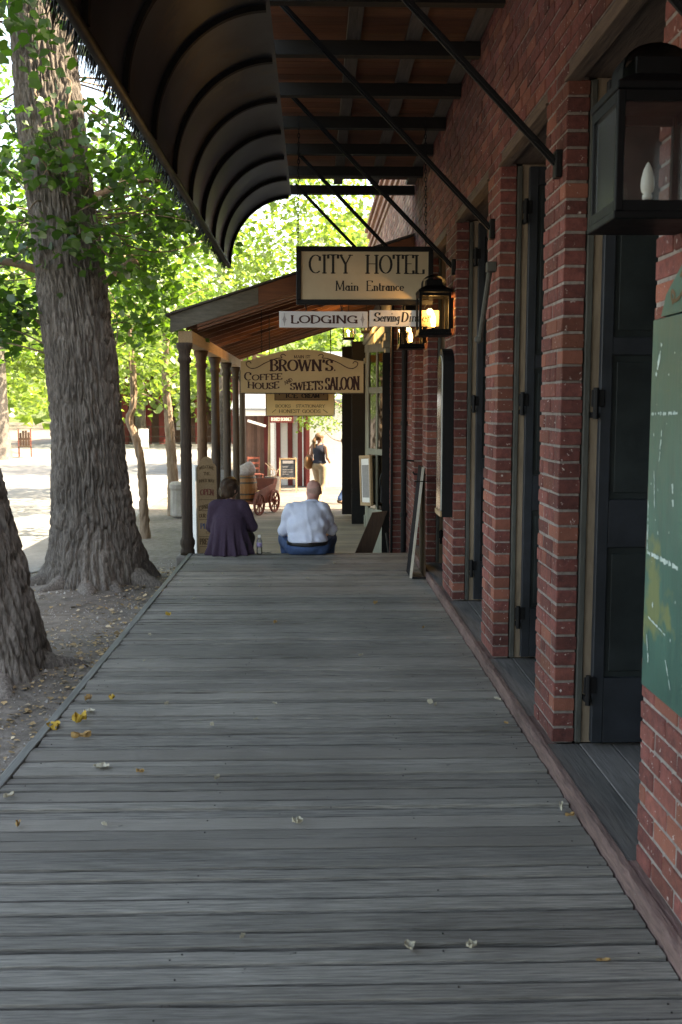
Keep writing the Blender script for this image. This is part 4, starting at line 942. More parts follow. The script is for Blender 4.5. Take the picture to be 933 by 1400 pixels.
def mt4(p, yaw, pitch=0, roll=0, s_=1.):
    return Matrix.Translation(p) @ Matrix.Rotation(R(yaw), 4, 'Z') @ Matrix.Rotation(R(pitch), 4, 'X') @ Matrix.Rotation(R(roll), 4, 'Y') @ Matrix.Scale(s_, 4)
def xf(prims, m):
    """move a list of primitives by a matrix"""
    s_ = m.to_scale().x; out = []; r3 = m.to_3x3().normalized()
    for p in prims:
        if p[0] == 'c': out.append(('c', np.array(m @ Vector(p[1])), np.array(m @ Vector(p[2])), p[3] * s_, p[4] * s_))
        else:
            rr = r3 if p[3] is None else r3 @ Matrix(p[3].tolist())
            out.append(('e', np.array(m @ Vector(p[1])), p[2] * s_, np.array(rr)))
    return out
HEAD = [ell((0, -.008, .03), (.076, .098, .097)), ell((0, .03, -.045), (.058, .066, .068)), cap((0, .092, .0), (0, .112, -.032), .011, .015), ell((0, .08, .022), (.055, .02, .016)),
        ell((0, .088, -.068), (.026, .014, .009)), ell((0, .078, -.098), (.025, .02, .018)), ell((.080, -.004, -.012), (.011, .022, .032)), ell((-.080, -.004, -.012), (.011, .022, .032)), ell((.038, .068, -.028), (.024, .022, .022)), ell((-.038, .068, -.028), (.024, .022, .022))]
SOCK = [((.031, .098, .004), .017), ((-.031, .098, .004), .017)]
def hand(wrist, fwd, palm_n, s_=1., thumb=1):
    """palm, four unequal bent fingers and a thumb"""
    f = Vector(fwd).normalized(); n = Vector(palm_n); n = (n - f * n.dot(f)).normalized(); a = f.cross(n) * thumb; w0 = Vector(wrist); P = []
    for k in (-1, -.33, .33, 1): P.append(cap(w0 + f * .015 * s_, w0 + f * .085 * s_ + a * (.026 * k * s_), .017 * s_, .013 * s_))
    F = []
    for k, l in zip((-1, -.33, .33, 1), (.055, .070, .075, .066)):
        b = w0 + f * .085 * s_ + a * (.028 * k * s_); m_ = b + (f * .85 + n * .5).normalized() * (l * .55 * s_); e = m_ + (f * .35 + n * .95).normalized() * (l * .5 * s_)
        F += [cap(b, m_, .0095 * s_, .009 * s_), cap(m_, e, .009 * s_, .0075 * s_)]
    t0 = w0 + f * .03 * s_ + a * .025 * s_; t1 = t0 + (f * .6 + a * .8).normalized() * .045 * s_; t2 = t1 + (f * .9 + n * .4).normalized() * .032 * s_
    return P, F + [cap(t0, t1, .013 * s_, .011 * s_), cap(t1, t2, .011 * s_, .009 * s_)]
def body_fn(soft, fine, hm):
    hs = xf(HEAD, hm); im = hm.inverted(); s_ = hm.to_scale().x
    def f(P):
        d = sdf(soft, P, .03); dh = sdf(hs, P, .012)
        for c, r in SOCK:
            q = np.linalg.norm(P - np.array(hm @ Vector(c)), axis=-1) - r * s_; h = np.clip(.5 - .5 * (dh + q) / .01, 0, 1); dh = dh * (1 - h) - q * h + .01 * h * (1 - h)
        q = sdf(xf([ell((0, .1025, -.068), (.022, .01, .0022))], hm), P, .01); dh = np.maximum(dh, -q)
        k = .025; h = np.clip(.5 + .5 * (d - dh) / k, 0, 1); d = d * (1 - h) + dh * h - k * h * (1 - h)
        if fine: d = np.minimum(d, sdf(fine, P, .006))
        return d
    return f
def eyes(parent, hm):
    s_ = hm.to_scale().x
    for c, r in SOCK:
        mb = MB(); p = hm @ Vector((c[0], c[1] - .009, c[2])); mb.lathe([(.0135 * s_ * math.sin(R(q)) + 1e-5, -.0135 * s_ * math.cos(R(q))) for q in range(0, 181, 30)], 10, p); mb.build('eye', 'bulboff', parent, smooth=True)
def wrinkles(P, amp, sc_=7., st=(1, 1, .45), seed=4):
    n = fbm(P * np.array(st) * sc_, 3, seed); return amp * (np.abs(n - .44) * 5 - .5)

# --- the man in the pale blue shirt, seated on the boardwalk end
man = empty('person', 'bald person in pale blue shirt and jeans sitting on the boardwalk end', 'person', (-.082, 10.93, 0), 0, 'people sitting on the boardwalk end')
hm = mt4((.075, .225, .675), 22, -14, -3, 1.04)
torso = [ell((0, -.01, .13), (.175, .135, .13)), ell((0, .05, .30), (.185, .135, .17)), ell((0, .09, .43), (.185, .115, .13)), cap((-.13, .10, .50), (.13, .10, .50), .065, .065), cap((.03, .13, .52), (.065, .19, .62), .062, .056)]
armsL = [cap((-.175, .10, .485), (-.245, .20, .24), .056, .043), cap((-.245, .20, .24), (-.10, .44, .235), .042, .031)]
armsR = [cap((.175, .10, .485), (.255, .22, .25), .056, .043), cap((.255, .22, .25), (.10, .45, .235), .042, .031)]
hl, fl = hand((-.10, .44, .235), (.8, .6, .05), (0, .3, -1), 1, 1); hr, fr = hand((.10, .45, .235), (-.8, .6, .1), (0, .3, -1), 1, -1)
legs = [cap((-.09, 0, .10), (-.23, .40, .115), .088, .062), cap((.09, 0, .10), (.23, .42, .115), .088, .062), cap((-.23, .40, .115), (-.21, .40, -.42), .060, .042), cap((.23, .42, .115), (.21, .43, -.42), .060, .042)]
organic('body', body_fn(torso + armsL + armsR + hl + hr + legs, fl + fr, hm), (-.45, -.25, -.5), (.45, .62, .86), .0105, 'skinpink', man, 1)
eyes(man, hm)
im = np.array(hm.to_3x3().normalized()); hc = np.array(hm.translation)
def fringe(P):
    Q = (P - hc) @ im / 1.04
    d = sdf([ell((0, -.010, .028), (.0775, .0995, .098))], Q, .01)
    d = np.maximum(d, Q[..., 2] - .035 - .01 * np.sin(Q[..., 0] * 40)); d = np.maximum(d, Q[..., 1] - .005); d = np.maximum(d, -.055 - Q[..., 2]); return d
organic('hair', fringe, (-.15, .05, .55), (.2, .4, .85), .006, 'hairgrey', man, 1)
tsh = [ell((0, -.012, .15), (.232, .170, .13)), ell((0, .03, .30), (.235, .168, .19)), ell((.01, .08, .44), (.215, .142, .14)), cap((-.14, .10, .50), (.16, .10, .50), .078, .078)]
ash = [cap((-.185, .10, .485), (-.258, .20, .245), .076, .066), cap((-.258, .20, .245), (-.13, .40, .24), .062, .045), cap((.185, .10, .485), (.268, .22, .255), .076, .066), cap((.268, .22, .255), (.13, .41, .24), .062, .045)]
def shirt(P):
    d = sdf(tsh + ash, P, .035)
    up = np.clip((P[..., 2] - .05) / .4, 0, 1)
    d = d + wrinkles(P, .008, 6.5, (1.6, 1, .45)) - .007 * np.exp(-(((P[..., 0] - .02 - .03 * np.sin(P[..., 2] * 9)) / .014) ** 2)) * np.clip((P[..., 1] < .05) * 1., 0, 1) + .007 * np.sin((P[..., 0] * 1.2 + P[..., 2]) * 40) * np.exp(-(((np.abs(P[..., 0]) - .19) / .07) ** 2)) + .008 * np.sin(P[..., 0] * 42 + 3 * np.sin(P[..., 2] * 7) + P[..., 2] * 11) * np.exp(-((P[..., 2] - .12) / .13) ** 2) + .008 * np.sin((P[..., 0] * .6 - P[..., 2]) * 34) * np.exp(-((P[..., 2] - .38) / .12) ** 2)
    d = np.maximum(d, .158 + .06 * (P[..., 1] - .1).clip(-.2, .2) - P[..., 2] + .003 * np.sin(P[..., 0] * 14))
    nk = sdf([cap((.03, .13, .50), (.08, .22, .70), .068, .072)], P, .01)
    return np.maximum(d, -nk)
organic('shirt', shirt, (-.46, -.27, .02), (.46, .55, .66), .0105, 'shirtblue', man, 1)
def collar(P):
    d = np.abs(sdf([cap((.03, .125, .50), (.068, .185, .605), .082, .070)], P, .01)) - .006
    return np.maximum(np.maximum(d, .545 + .25 * (P[..., 1] - .15) * -1 - P[..., 2]), P[..., 2] - .585 + .35 * (P[..., 1] - .15))
organic('collar', collar, (-.15, .0, .48), (.18, .32, .68), .0075, 'shirtblue', man, 1)
jn = [ell((0, -.02, .105), (.215, .155, .11)), cap((-.13, .0, .095), (-.255, .40, .12), .118, .082), cap((.13, .0, .095), (.255, .42, .12), .118, .082), cap((-.245, .40, .12), (-.22, .40, -.40), .076, .06), cap((.245, .42, .12), (.22, .43, -.40), .076, .06)]
def jeans(P):
    d = sdf(jn, P, .03) + wrinkles(P, .006, 8, (1, 1, 1), 8)
    d = np.maximum(d, P[..., 2] - .15 - .06 * P[..., 1]); return np.maximum(d, .004 - P[..., 2] - 9 * np.clip(P[..., 1] - .08, 0, 1))
organic('jeans', jeans, (-.48, -.30, -.5), (.48, .62, .27), .0115, 'jeans', man, 1)
def belt(P):
    d = sdf([ell((0, -.02, .12), (.226, .167, .14))], P, .01); c = P[..., 2] - .138 - .06 * P[..., 1]
    return np.maximum(np.abs(d) - .007, np.abs(c) - .019)
organic('belt', belt, (-.26, -.22, .08), (.26, .2, .22), .007, 'belt', man, 0)
for sx in (-1, 1):
    mb = MB(); organic('shoe', (lambda s_: (lambda P: np.maximum(sdf([cap((s_ * .22, .40, -.44), (s_ * .22, .58, -.465), .05, .042)], P, .01), -.497 - P[..., 2])))(sx), (-.32, .3, -.52), (.32, .68, -.36), .012, 'shoe', man, 1)

# --- the woman in the plum cardigan
wo_ = empty('person', 'brown haired person in a loose plum cardigan sitting on the boardwalk end', 'person', (-.945, 10.9, 0), 0, 'people sitting on the boardwalk end')
hm = mt4((.005, .15, .715), -38, -8, 4, .98)
torso = [ell((0, -.01, .12), (.15, .12, .12)), ell((0, .03, .30), (.135, .10, .17)), ell((0, .06, .46), (.145, .09, .12)), cap((-.115, .06, .545), (.115, .06, .545), .052, .052), cap((0, .075, .56), (.004, .12, .66), .046, .043)]
al = [cap((-.15, .06, .53), (-.19, .10, .29), .046, .037), cap((-.19, .10, .29), (-.08, .30, .23), .036, .027)]
ar = [cap((.15, .06, .53), (.235, .12, .30), .046, .037), cap((.235, .12, .30), (.12, .34, .25), .036, .027)]
hl, fl = hand((-.08, .30, .23), (.6, .8, 0), (0, .2, -1), .9, 1); hr, fr = hand((.12, .34, .25), (-.5, .85, .1), (0, .2, -1), .9, -1)
legs = [cap((-.08, .0, .09), (-.10, .42, .12), .08, .055), cap((.08, .0, .09), (.16, .42, .13), .08, .055), cap((-.10, .42, .12), (-.09, .42, -.43), .05, .036), cap((.16, .42, .13), (.15, .44, -.43), .05, .036)]
organic('body', body_fn(torso + al + ar + hl + hr + legs, fl + fr, hm), (-.35, -.25, -.5), (.36, .55, .88), .0105, 'skin', wo_, 1)
eyes(wo_, hm)
im2 = np.array(hm.to_3x3().normalized()); hc2 = np.array(hm.translation)
def hair(P):
    Q = (P - hc2) @ im2 / .98
    d = sdf([ell((0, -.016, .030), (.100, .118, .112)), ell((0, -.05, -.05), (.092, .075, .075))], Q, .03)
    d = d + .005 * np.sin(Q[..., 0] * 90 + 2 * np.sin(Q[..., 2] * 30)) + (fbm(Q * 22, 3, 5) - .45) * .022
    face = sdf([ell((0, .13, -.035), (.075, .085, .095))], Q, .01)
    return np.maximum(np.maximum(d, -face), -.118 - Q[..., 2] - .05 * np.clip(-Q[..., 1], 0, 1))
organic('hair', hair, (-.2, -.05, .53), (.22, .36, .90), .0075, 'hairbrown', wo_, 1)
cs = [ell((0, .025, .32), (.165, .125, .19)), ell((0, .055, .46), (.170, .112, .125)), cap((-.125, .06, .545), (.125, .06, .545), .063, .063), cap((-.165, .06, .53), (-.205, .10, .30), .063, .056), cap((-.205, .10, .30), (-.11, .27, .24), .052, .04), cap((.165, .06, .53), (.25, .12, .30), .063, .056), cap((.25, .12, .30), (.15, .30, .25), .052, .04), cap((0, .08, .56), (0, .10, .59), .06, .056)]
def cardigan(P):
    d = sdf(cs, P, .035)
    z = P[..., 2]; t = np.clip((.40 - z) / .40, 0, 1)
    a = np.arctan2(P[..., 0], -(P[..., 1] - .03)); rx = .165 + .085 * t; ry = .125 + .08 * t
    fold = .017 * t * np.sin(a * 11 + 1.5 * np.sin(z * 6)) + .009 * t * np.sin(a * 23 + 2)
    sk = (np.sqrt((P[..., 0] / rx) ** 2 + ((P[..., 1] - .03) / ry) ** 2) - 1) * .14 + fold; sk = np.maximum(np.maximum(sk, z - .42), -z + .004)
    sk = np.maximum(sk, P[..., 1] - .10)
    k = .04; h = np.clip(.5 + .5 * (d - sk) / k, 0, 1); d = d * (1 - h) + sk * h - k * h * (1 - h)
    d = d + wrinkles(P, .005, 7, (1.5, 1.5, .5), 12)
    nk = sdf([cap((0, .09, .57), (.005, .14, .75), .053, .06)], P, .01)
    return np.maximum(np.maximum(d, -nk), -z + .003)
organic('cardigan', cardigan, (-.36, -.28, -.03), (.36, .42, .68), .0105, 'purple', wo_, 1)
tr = [cap((-.08, .05, .09), (-.10, .42, .125), .095, .07), cap((.12, .0, .09), (.19, .42, .14), .098, .072), cap((-.10, .42, .12), (-.09, .42, -.42), .064, .052), cap((.19, .42, .14), (.17, .44, -.42), .064, .052)]
def trs(P):
    d = sdf(tr, P, .03) + wrinkles(P, .005, 8, (1, 1, 1), 3); return np.maximum(d, .004 - P[..., 2] - 9 * np.clip(P[..., 1] - .11, 0, 1))
organic('trousers', trs, (-.3, -.15, -.5), (.35, .56, .27), .012, 'darkcloth', wo_, 1)
for sx in (-.09, .16): organic('shoe', (lambda s_: (lambda P: np.maximum(sdf([cap((s_, .42, -.45), (s_, .58, -.47), .045, .036)], P, .01), -.497 - P[..., 2])))(sx), (-.3, .3, -.52), (.35, .68, -.38), .012, 'shoe', wo_, 1)

# --- people walking beyond
def walker(label, loc, rz, cloth_top, cloth_leg, bag, yawhead, grp):
    e = empty('person', label, 'person', loc, R(rz), grp)
    hm = mt4((.0, .02, 1.475), yawhead, -3, 0, .96)
    torso = [ell((0, 0, .93), (.15, .105, .12)), ell((0, 0, 1.08), (.115, .085, .13)), ell((0, .0, 1.22), (.14, .095, .13)), cap((-.12, 0, 1.31), (.12, 0, 1.31), .048, .048), cap((0, 0, 1.32), (0, .015, 1.44), .043, .04)]
    arms = [cap((-.16, 0, 1.30), (-.21, .02, 1.06), .043, .036), cap((-.21, .02, 1.06), (-.19, .17, .90), .034, .026), cap((.16, 0, 1.30), (.20, -.01, 1.06), .043, .036), cap((.20, -.01, 1.06), (.15, .18, .98), .034, .026)]
    legs = [cap((-.08, 0, .86), (-.085, .14, .48), .082, .056), cap((-.085, .14, .48), (-.08, .17, .09), .054, .038), cap((.08, 0, .86), (.09, -.02, .48), .082, .056), cap((.09, -.02, .48), (.095, -.24, .14), .054, .038), cap((-.08, .16, .04), (-.08, .31, .03), .036, .03), cap((.095, -.25, .08), (.095, -.13, .03), .036, .03)]
    hl, fl = hand((-.19, .17, .90), (0, .6, -.8), (1, 0, 0), .85, 1); hr, fr = hand((.15, .18, .98), (-.3, .9, 0), (-1, 0, 0), .85, -1)
    organic('body', body_fn(torso + arms + legs + hl + hr, fl + fr, hm), (-.36, -.36, -.02), (.36, .40, 1.66), .0135, 'skin', e, 1)
    eyes(e, hm)
    im_ = np.array(hm.to_3x3().normalized()); hc_ = np.array(hm.translation)
    def hr_(P):
        Q = (P - hc_) @ im_ / .96
        d = sdf([ell((0, -.014, .032), (.09, .108, .104)), cap((0, -.10, .02), (0, -.15, -.06), .035, .04), cap((0, -.15, -.06), (0, -.13, -.22), .04, .015)], Q, .02) + (fbm(Q * 25, 2, 5) - .45) * .012
        face = sdf([ell((0, .12, -.04), (.072, .085, .10))], Q, .01); neck = sdf([cap((0, 0, -.05), (0, .02, -.2), .075, .09)], Q, .01)
        return np.maximum(np.maximum(d, -face), -neck)
    organic('hair', hr_, (-.25, -.3, 1.18), (.25, .25, 1.64), .0125, 'hairdark', e, 1)
    tp = [ell((0, 0, .96), (.155, .115, .10)), ell((0, 0, 1.08), (.132, .102, .14)), ell((0, .0, 1.22), (.152, .11, .13)), cap((-.09, 0, 1.31), (.09, 0, 1.31), .056, .056)]
    def top(P):
        d = sdf(tp, P, .03) + wrinkles(P, .005, 8, (1, 1, .6), 6); d = np.maximum(d, .93 - P[..., 2]); d = np.maximum(d, np.abs(P[..., 0]) - .155)
        return np.maximum(d, -sdf([cap((0, .01, 1.34), (0, .02, 1.5), .065, .09)], P, .01))
    organic('top', top, (-.26, -.2, .88), (.26, .2, 1.42), .0125, cloth_top, e, 1)
    lg = [ell((0, -.005, .91), (.16, .12, .10)), cap((-.085, 0, .86), (-.088, .14, .48), .095, .068), cap((-.088, .14, .48), (-.08, .17, .07), .066, .058), cap((.085, 0, .86), (.093, -.02, .48), .095, .068), cap((.093, -.02, .48), (.095, -.23, .13), .066, .058)]
    def tro(P):
        d = sdf(lg, P, .025) + wrinkles(P, .006, 8, (1, 1, .8), 2); d = np.maximum(d, P[..., 2] - .975); return np.maximum(d, .06 - P[..., 2])
    organic('trousers', tro, (-.3, -.36, .02), (.3, .32, 1.02), .0125, cloth_leg, e, 1)
    for q in ((-.08, .15, .04, -.08, .32, .035), (.095, -.26, .07, .095, -.13, .03)):
        organic('shoe', (lambda a: (lambda P: np.maximum(sdf([cap(a[:3], a[3:], .044, .036)], P, .01), .003 - P[..., 2])))(q), (-.2, -.36, -.02), (.2, .40, .16), .0125, 'shoe', e, 1)
    if bag:
        b = empty('shoulder_bag', 'slouchy tan leather bag hanging from the shoulder of the walking person', 'bag', loc, R(rz))
        def bf(P): return sdf([ell((-.225, -.07, .98), (.075, .13, .15)), ell((-.225, -.05, .92), (.085, .14, .10))], P, .03) + wrinkles(P, .008, 9, (1, 1, 1), 15)
        organic('bag_body', bf, (-.36, -.28, .74), (-.08, .14, 1.18), .0125, 'bag', b, 1)
        mb = MB(); mb.tube(spline([(-.225, -.15, 1.08), (-.19, -.10, 1.25), (-.135, -.02, 1.372), (-.18, .06, 1.25), (-.22, .02, 1.08)]), .011, 6); mb.build('strap', 'bag', b)
    return e
walker('walking person in a dark sleeveless top and khaki trousers with a ponytail', (.105, 21.3, float(gz(.1, 21.3)) + .01), -28, 'navy', 'khaki', True, -30, 'people walking beyond the porch')
walker('person in blue jeans mostly hidden behind the open black iron doors', (.75, 22.3, float(gz(.75, 22.3)) + .01), -70, 'navy', 'jeans', False, 0, 'people walking beyond the porch')

# --- bottle and wrapper between the seated people
bo = empty('water_bottle', 'clear plastic water bottle with a purple label standing between the seated people', 'bottle', (-.612, 10.93, .002))
MT['water'] = glassmat('bottle_plastic', (.90, .93, .96), rough=.08)
MT['purplelabel'] = M('bottle_label', (.22, .14, .34), (.5, .45, .6), rough=.5, scale=30, bump=0)
mb = MB(); mb.lathe([(.026, 0), (.031, .006), (.031, .06), (.028, .07), (.031, .08), (.031, .13), (.026, .155), (.0135, .18), (.0135, .19)], 16); mb.build('bottle_body', 'water', bo, smooth=True)
mb = MB(); mb.lathe([(.0318, .082), (.0318, .128)], 16); mb.build('label', 'purplelabel', bo, smooth=True)
mb = MB(); mb.lathe([(.0155, .188), (.0155, .212), (.014, .215)], 12); mb.build('cap', 'bulboff', bo)
mb = MB(); n = 10; vs = [(-.05 + .1 * i / n, -.03 + .06 * j / n, .004 + .035 * float(fbm(np.array([[i * .5, j * .5, 1.]]), 2, 2)[0])) for i in range(n + 1) for j in range(n + 1)]
mb.add(vs, [(i * (n + 1) + j, (i + 1) * (n + 1) + j, (i + 1) * (n + 1) + j + 1, i * (n + 1) + j + 1) for i in range(n) for j in range(n)], .5)
tag(mb.build('plastic_wrapper', 'water', loc=(-.53, 10.92, .004)), 'crumpled clear plastic wrapper beside the water bottle', 'wrapper')

# ---------------------------------------------------------------- tan lettered stand behind the woman
ts = empty('lettered_stand', 'tall tan lettered board with a scalloped top standing among the porch posts', 'sign', (-1.27, 11.75, -.49), 0)
hw = .115; H = 1.53
A = [(-hw, 0), (hw, 0), (hw, H - .12), (hw - .02, H - .09), (hw - .045, H - .075)] + [(.075 * math.cos(R(a)), H - .075 + .075 * math.sin(R(a))) for a in range(0, 181, 20)] + [(-hw + .045, H - .075), (-hw + .02, H - .09), (-hw, H - .12)]
hw = .125
mb = MB(); mb.prism(A, -.015, .012); mb.build('board', 'tanwood', ts, fix=True)
mb = MB(); mb.prism([(-.125, 0), (-.119, 0), (-.119, H - .12), (-.125, H - .12)], -.02, .014); mb.build('edge_strip', 'whitewood', ts, fix=True)
mb = MB(); mb.prism([(.0, 0), (.30, 0), (.26, H - .08), (.04, H - .08)], -.215, -.20, axes='yz')
mb = MB(); mb.add([(-.135, .02, 0), (-.21, .25, 0), (-.20, .25, H - .10), (-.135, .02, H - .10), (-.135, .035, 0), (-.21, .265, 0), (-.20, .265, H - .10), (-.135, .035, H - .10)], [(0, 1, 2, 3), (7, 6, 5, 4), (0, 4, 5, 1), (3, 2, 6, 7), (1, 5, 6, 2), (0, 3, 7, 4)]); mb.build('side_panel', 'whitepaint', ts, fix=True)
mb = MB(); y_ = -.0165
arc_ = lambda x, z: (x, z - 3.2 * x * x)
lettering(mb, 'WELCOME', -.085, .085, 1.395, .035, .2, .09, y_, .03, arc_); lettering(mb, 'THE', -.035, .035, 1.315, .035, .2, .09, y_, .03); lettering(mb, 'INNER WAY', -.09, .09, 1.235, .035, .2, .09, y_, .03, lambda x, z: (x, z - 1.5 * x * x))
lettering(mb, 'ESPRESSO', -.095, .095, .92, .05, .2, .09, y_, .03, lambda x, z: (x, z + x * .25)); lettering(mb, 'OUR OWN', -.095, .09, .81, .045, .2, .09, y_, .03)
lettering(mb, 'IS', -.02, .03, .62, .03, .2, .09, y_, .03); lettering(mb, 'PRETTY', -.09, .095, .49, .07, .2, .09, y_, .03); lettering(mb, 'SWEETS', -.09, .09, .35, .04, .2, .09, y_, .02)
for z in (1.02, .89, .785, .58, .46): mb.box(-.095, .095, y_ - .0008, y_, z, z + .006)
mb.build('lettering', 'textdarktan', ts)
mb = MB(); lettering(mb, 'OPEN', -.075, .08, 1.08, .07, .22, .08, y_, .04, lambda x, z: (x, z - 1.5 * x * x)); MT['textred'] = M('faded_red_lettering', (.22, .07, .05), rough=.7, bump=0, blot=0); mb.build('lettering', 'textred', ts)
mb = MB(); lettering(mb, 'PLAY', -.08, .08, .68, .06, .22, .08, y_, .03); MT['textblue'] = M('faded_blue_lettering', (.05, .09, .2), rough=.7, bump=0, blot=0); mb.build('lettering', 'textblue', ts)

# ---------------------------------------------------------------- cart and barrel
MT['cartred'] = M('faded_red_paint', (.20, .055, .035), (.12, .034, .024), rough=.7, scale=9, bump=.3)
MT['barrelwood'] = M('barrel_oak', (.34, .165, .065), (.20, .09, .04), rough=.6, scale=5, stretch=(14, 14, 1), bump=.4)
MT['hoop'] = M('iron_hoop', (.10, .085, .07), rough=.5, metal=.6, bump=.1)
MT['sack'] = M('grey_sackcloth', (.40, .36, .36), (.22, .19, .19), rough=.9, scale=30, bump=.5)
ZL = -.497
ca = empty('hand_cart', 'red wooden hand cart with spoked wheels carrying a barrel', 'cart', (-1.30, 19.75, ZL), R(66))
mb = MB()
for x in (-.36, -.18, 0, .18): mb.box(x, x + .172, -.32, .32, .22, .25, bev=.004)
mb.build('cart_bed', 'cartred', ca)
for y0 in (-.34, .32):
    mb = MB(); mb.prism([(-.38, .20), (.34, .20), (.60, .64), (.52, .68), (.36, .56), (-.38, .44)], y0, y0 + .02); mb.build('side_board', 'cartred', ca, fix=True)
mb = MB(); mb.add([(.345, -.315, .22), (.345, .315, .22), (.52, .315, .66), (.52, -.315, .66), (.365, -.315, .22), (.365, .315, .22), (.54, .315, .66), (.54, -.315, .66)], [(0, 1, 2, 3), (7, 6, 5, 4), (0, 4, 5, 1), (1, 5, 6, 2), (2, 6, 7, 3), (3, 7, 4, 0)]); mb.build('end_board', 'cartred', ca, fix=True)
for sx, sy in ((.33, -.395), (.33, .395), (-.33, -.395), (-.33, .395)):
    r = .225
    wl = MB(); n = 20
    for k in range(n):
        a, b = 2 * math.pi * k / n, 2 * math.pi * (k + 1) / n
        for ra, rb in ((r, r - .035),):
            P = [(ra, a), (ra, b), (rb, b), (rb, a)]
            v = [(sx + q * math.cos(t), sy + dy, r + q * math.sin(t)) for dy in (-.02, .02) for q, t in P]
            wl.add(v, [(0, 1, 2, 3), (7, 6, 5, 4), (0, 4, 5, 1), (2, 6, 7, 3)], .5)
    for k in range(8): a = 2 * math.pi * k / 8; wl.bar((sx + .03 * math.cos(a), sy, r + .03 * math.sin(a)), (sx + (r - .03) * math.cos(a), sy, r + (r - .03) * math.sin(a)), .022, .022, up=(0, 1, 0))
    m_ = Matrix.Translation((sx, sy, r)) @ Matrix.Rotation(R(90), 4, 'X'); wl.lathe([(.035, -.05), (.042, 0), (.035, .05)], 12, mat=m_)
    wl.build('wheel', 'cartred', ca, fix=True)
mb = MB()
for sx in (.33, -.33): mb.tube([(sx, -.40, .225), (sx, .40, .225)], .018, 8)
mb.box(-.36, .40, -.04, .04, .19, .218); mb.build('axle', 'darkbrownwood', ca)
ba = empty('barrel', 'oak barrel with iron hoops lying in the red hand cart', 'barrel', (-1.36, 19.62, ZL + .255), R(20))
ba.scale = (.86, .86, .80)
def brad(z): return .215 + .05 * (1 - ((z - .32) / .32) ** 2)
mb = MB(); ns = 20
for k in range(ns):
    a0, a1 = 2 * math.pi * k / ns + .012, 2 * math.pi * (k + 1) / ns - .012; zs = [0, .1, .2, .32, .44, .54, .64]
    vs = [(brad(z) * math.cos(a), brad(z) * math.sin(a), z) for z in zs for a in (a0, a1)]
    mb.add(vs, [(i * 2, i * 2 + 1, i * 2 + 3, i * 2 + 2) for i in range(6)])
mb.lathe([(.20, .02), (.205, .025)], 20); mb.lathe([(.195, .59), (.2, .60)], 20); mb.build('staves', 'barrelwood', ba)
for z in (.03, .16, .44, .57):
    mb = MB(); mb.lathe([(brad(z) + .001, z), (brad(z) + .007, z + .002), (brad(z + .04) + .007, z + .038), (brad(z + .04) + .001, z + .04)], 24); mb.build('hoop', 'hoop', ba)
def sackf(P): return sdf([ell((0, 0, .12), (.18, .15, .13)), ell((.06, .02, .20), (.10, .1, .1))], P, .05) + wrinkles(P, .012, 7, (1, 1, 1), 22)
sk = empty('sack', 'grey cloth sack slumped on top of the barrel', 'sack', (-1.34, 19.62, ZL + .255 + .475)); organic('sack_body', sackf, (-.3, -.28, -.02), (.3, .28, .42), .015, 'sack', sk, 1)
def frut(P): return np.maximum(sdf([ell((0, 0, .06), (.13, .11, .09)), ell((.08, .03, .10), (.08, .08, .07))], P, .03) + wrinkles(P, .01, 9, (1, 1, 1), 5), .0 - P[..., 2])
sk2 = empty('straw_bundle', 'pale straw coloured bundle in the front corner of the cart', 'bundle', (-1.20, 20.02, ZL + .255)); organic('bundle_body', frut, (-.2, -.2, -.02), (.24, .2, .28), .014, 'signgold', sk2, 1)
lb = MB(); lb.prism([(0, 0), (.16, 0), (.02, .98), (-.06, .98)], -.012, .012); tag(lb.build('leaning_board', 'whitewood', loc=(-1.52, 20.3, ZL), fix=True), 'pale pointed board leaning behind the barrel cart', 'board')
ob = MB(); ob.prism([(0, 0), (.12, 0), (-.02, .62), (-.06, .62)], -.012, .012); tag(ob.build('leaning_board', MT['barrelwood'], loc=(-1.60, 19.1, ZL), fix=True), 'orange brown board leaning in the shade behind the porch post', 'board')

# ---------------------------------------------------------------- beyond the porch: chalkboard, planter, shops
MT['redpaint'] = M('barn_red', (.17, .032, .028), (.11, .02, .02), rough=.7, scale=8, stretch=(10, 10, 1), bump=.3)
MT['brownsiding'] = M('brown_boards', (.21, .12, .09), (.13, .07, .055), rough=.8, scale=6, stretch=(10, 10, 1), bump=.4, tint=.3)
MT['blueroof'] = M('grey_blue_metal', (.24, .27, .31), (.16, .18, .21), rough=.5, scale=4, stretch=(14, 1, 1), metal=.2, bump=.2)
MT['chalkblack'] = M('chalkboard', (.03, .033, .04), (.02, .022, .028), rough=.7, bump=0)
MT['glassdark'] = glassmat('shop_glass', (.3, .32, .34), rough=.03)
g28 = float(gz(-.75, 28))
cb = empty('chalkboard_sign', 'wooden A-frame chalkboard standing outside the red and white shop', 'sign', (-.74, 27.9, g28 + .01))
for s_ in (-1, 1):
    mb = MB(); t = .10
    for sx in (-1, 1): mb.bar((sx * .235, s_ * .22, 0), (sx * .225, s_ * .02, .95), .04, .03, up=(0, 1, 0))
    mb.bar((-.21, s_ * .021, .93), (.21, s_ * .021, .93), .03, .04); mb.bar((-.22, s_ * .138, .39), (.22, s_ * .138, .39), .03, .04)
    f_ = mb.build('frame', 'tanwood', cb)
    mb = MB(); mb.add([(-.205, s_ * .128, .41), (.205, s_ * .128, .41), (.205, s_ * .026, .91), (-.205, s_ * .026, .91), (-.205, s_ * .122, .41), (.205, s_ * .122, .41), (.205, s_ * .020, .91), (-.205, s_ * .020, .91)], [(0, 1, 2, 3), (7, 6, 5, 4), (0, 4, 5, 1), (1, 5, 6, 2), (2, 6, 7, 3), (3, 7, 4, 0)]); mb.build('panel', 'chalkblack', f_, fix=True)
mb = MB(); 
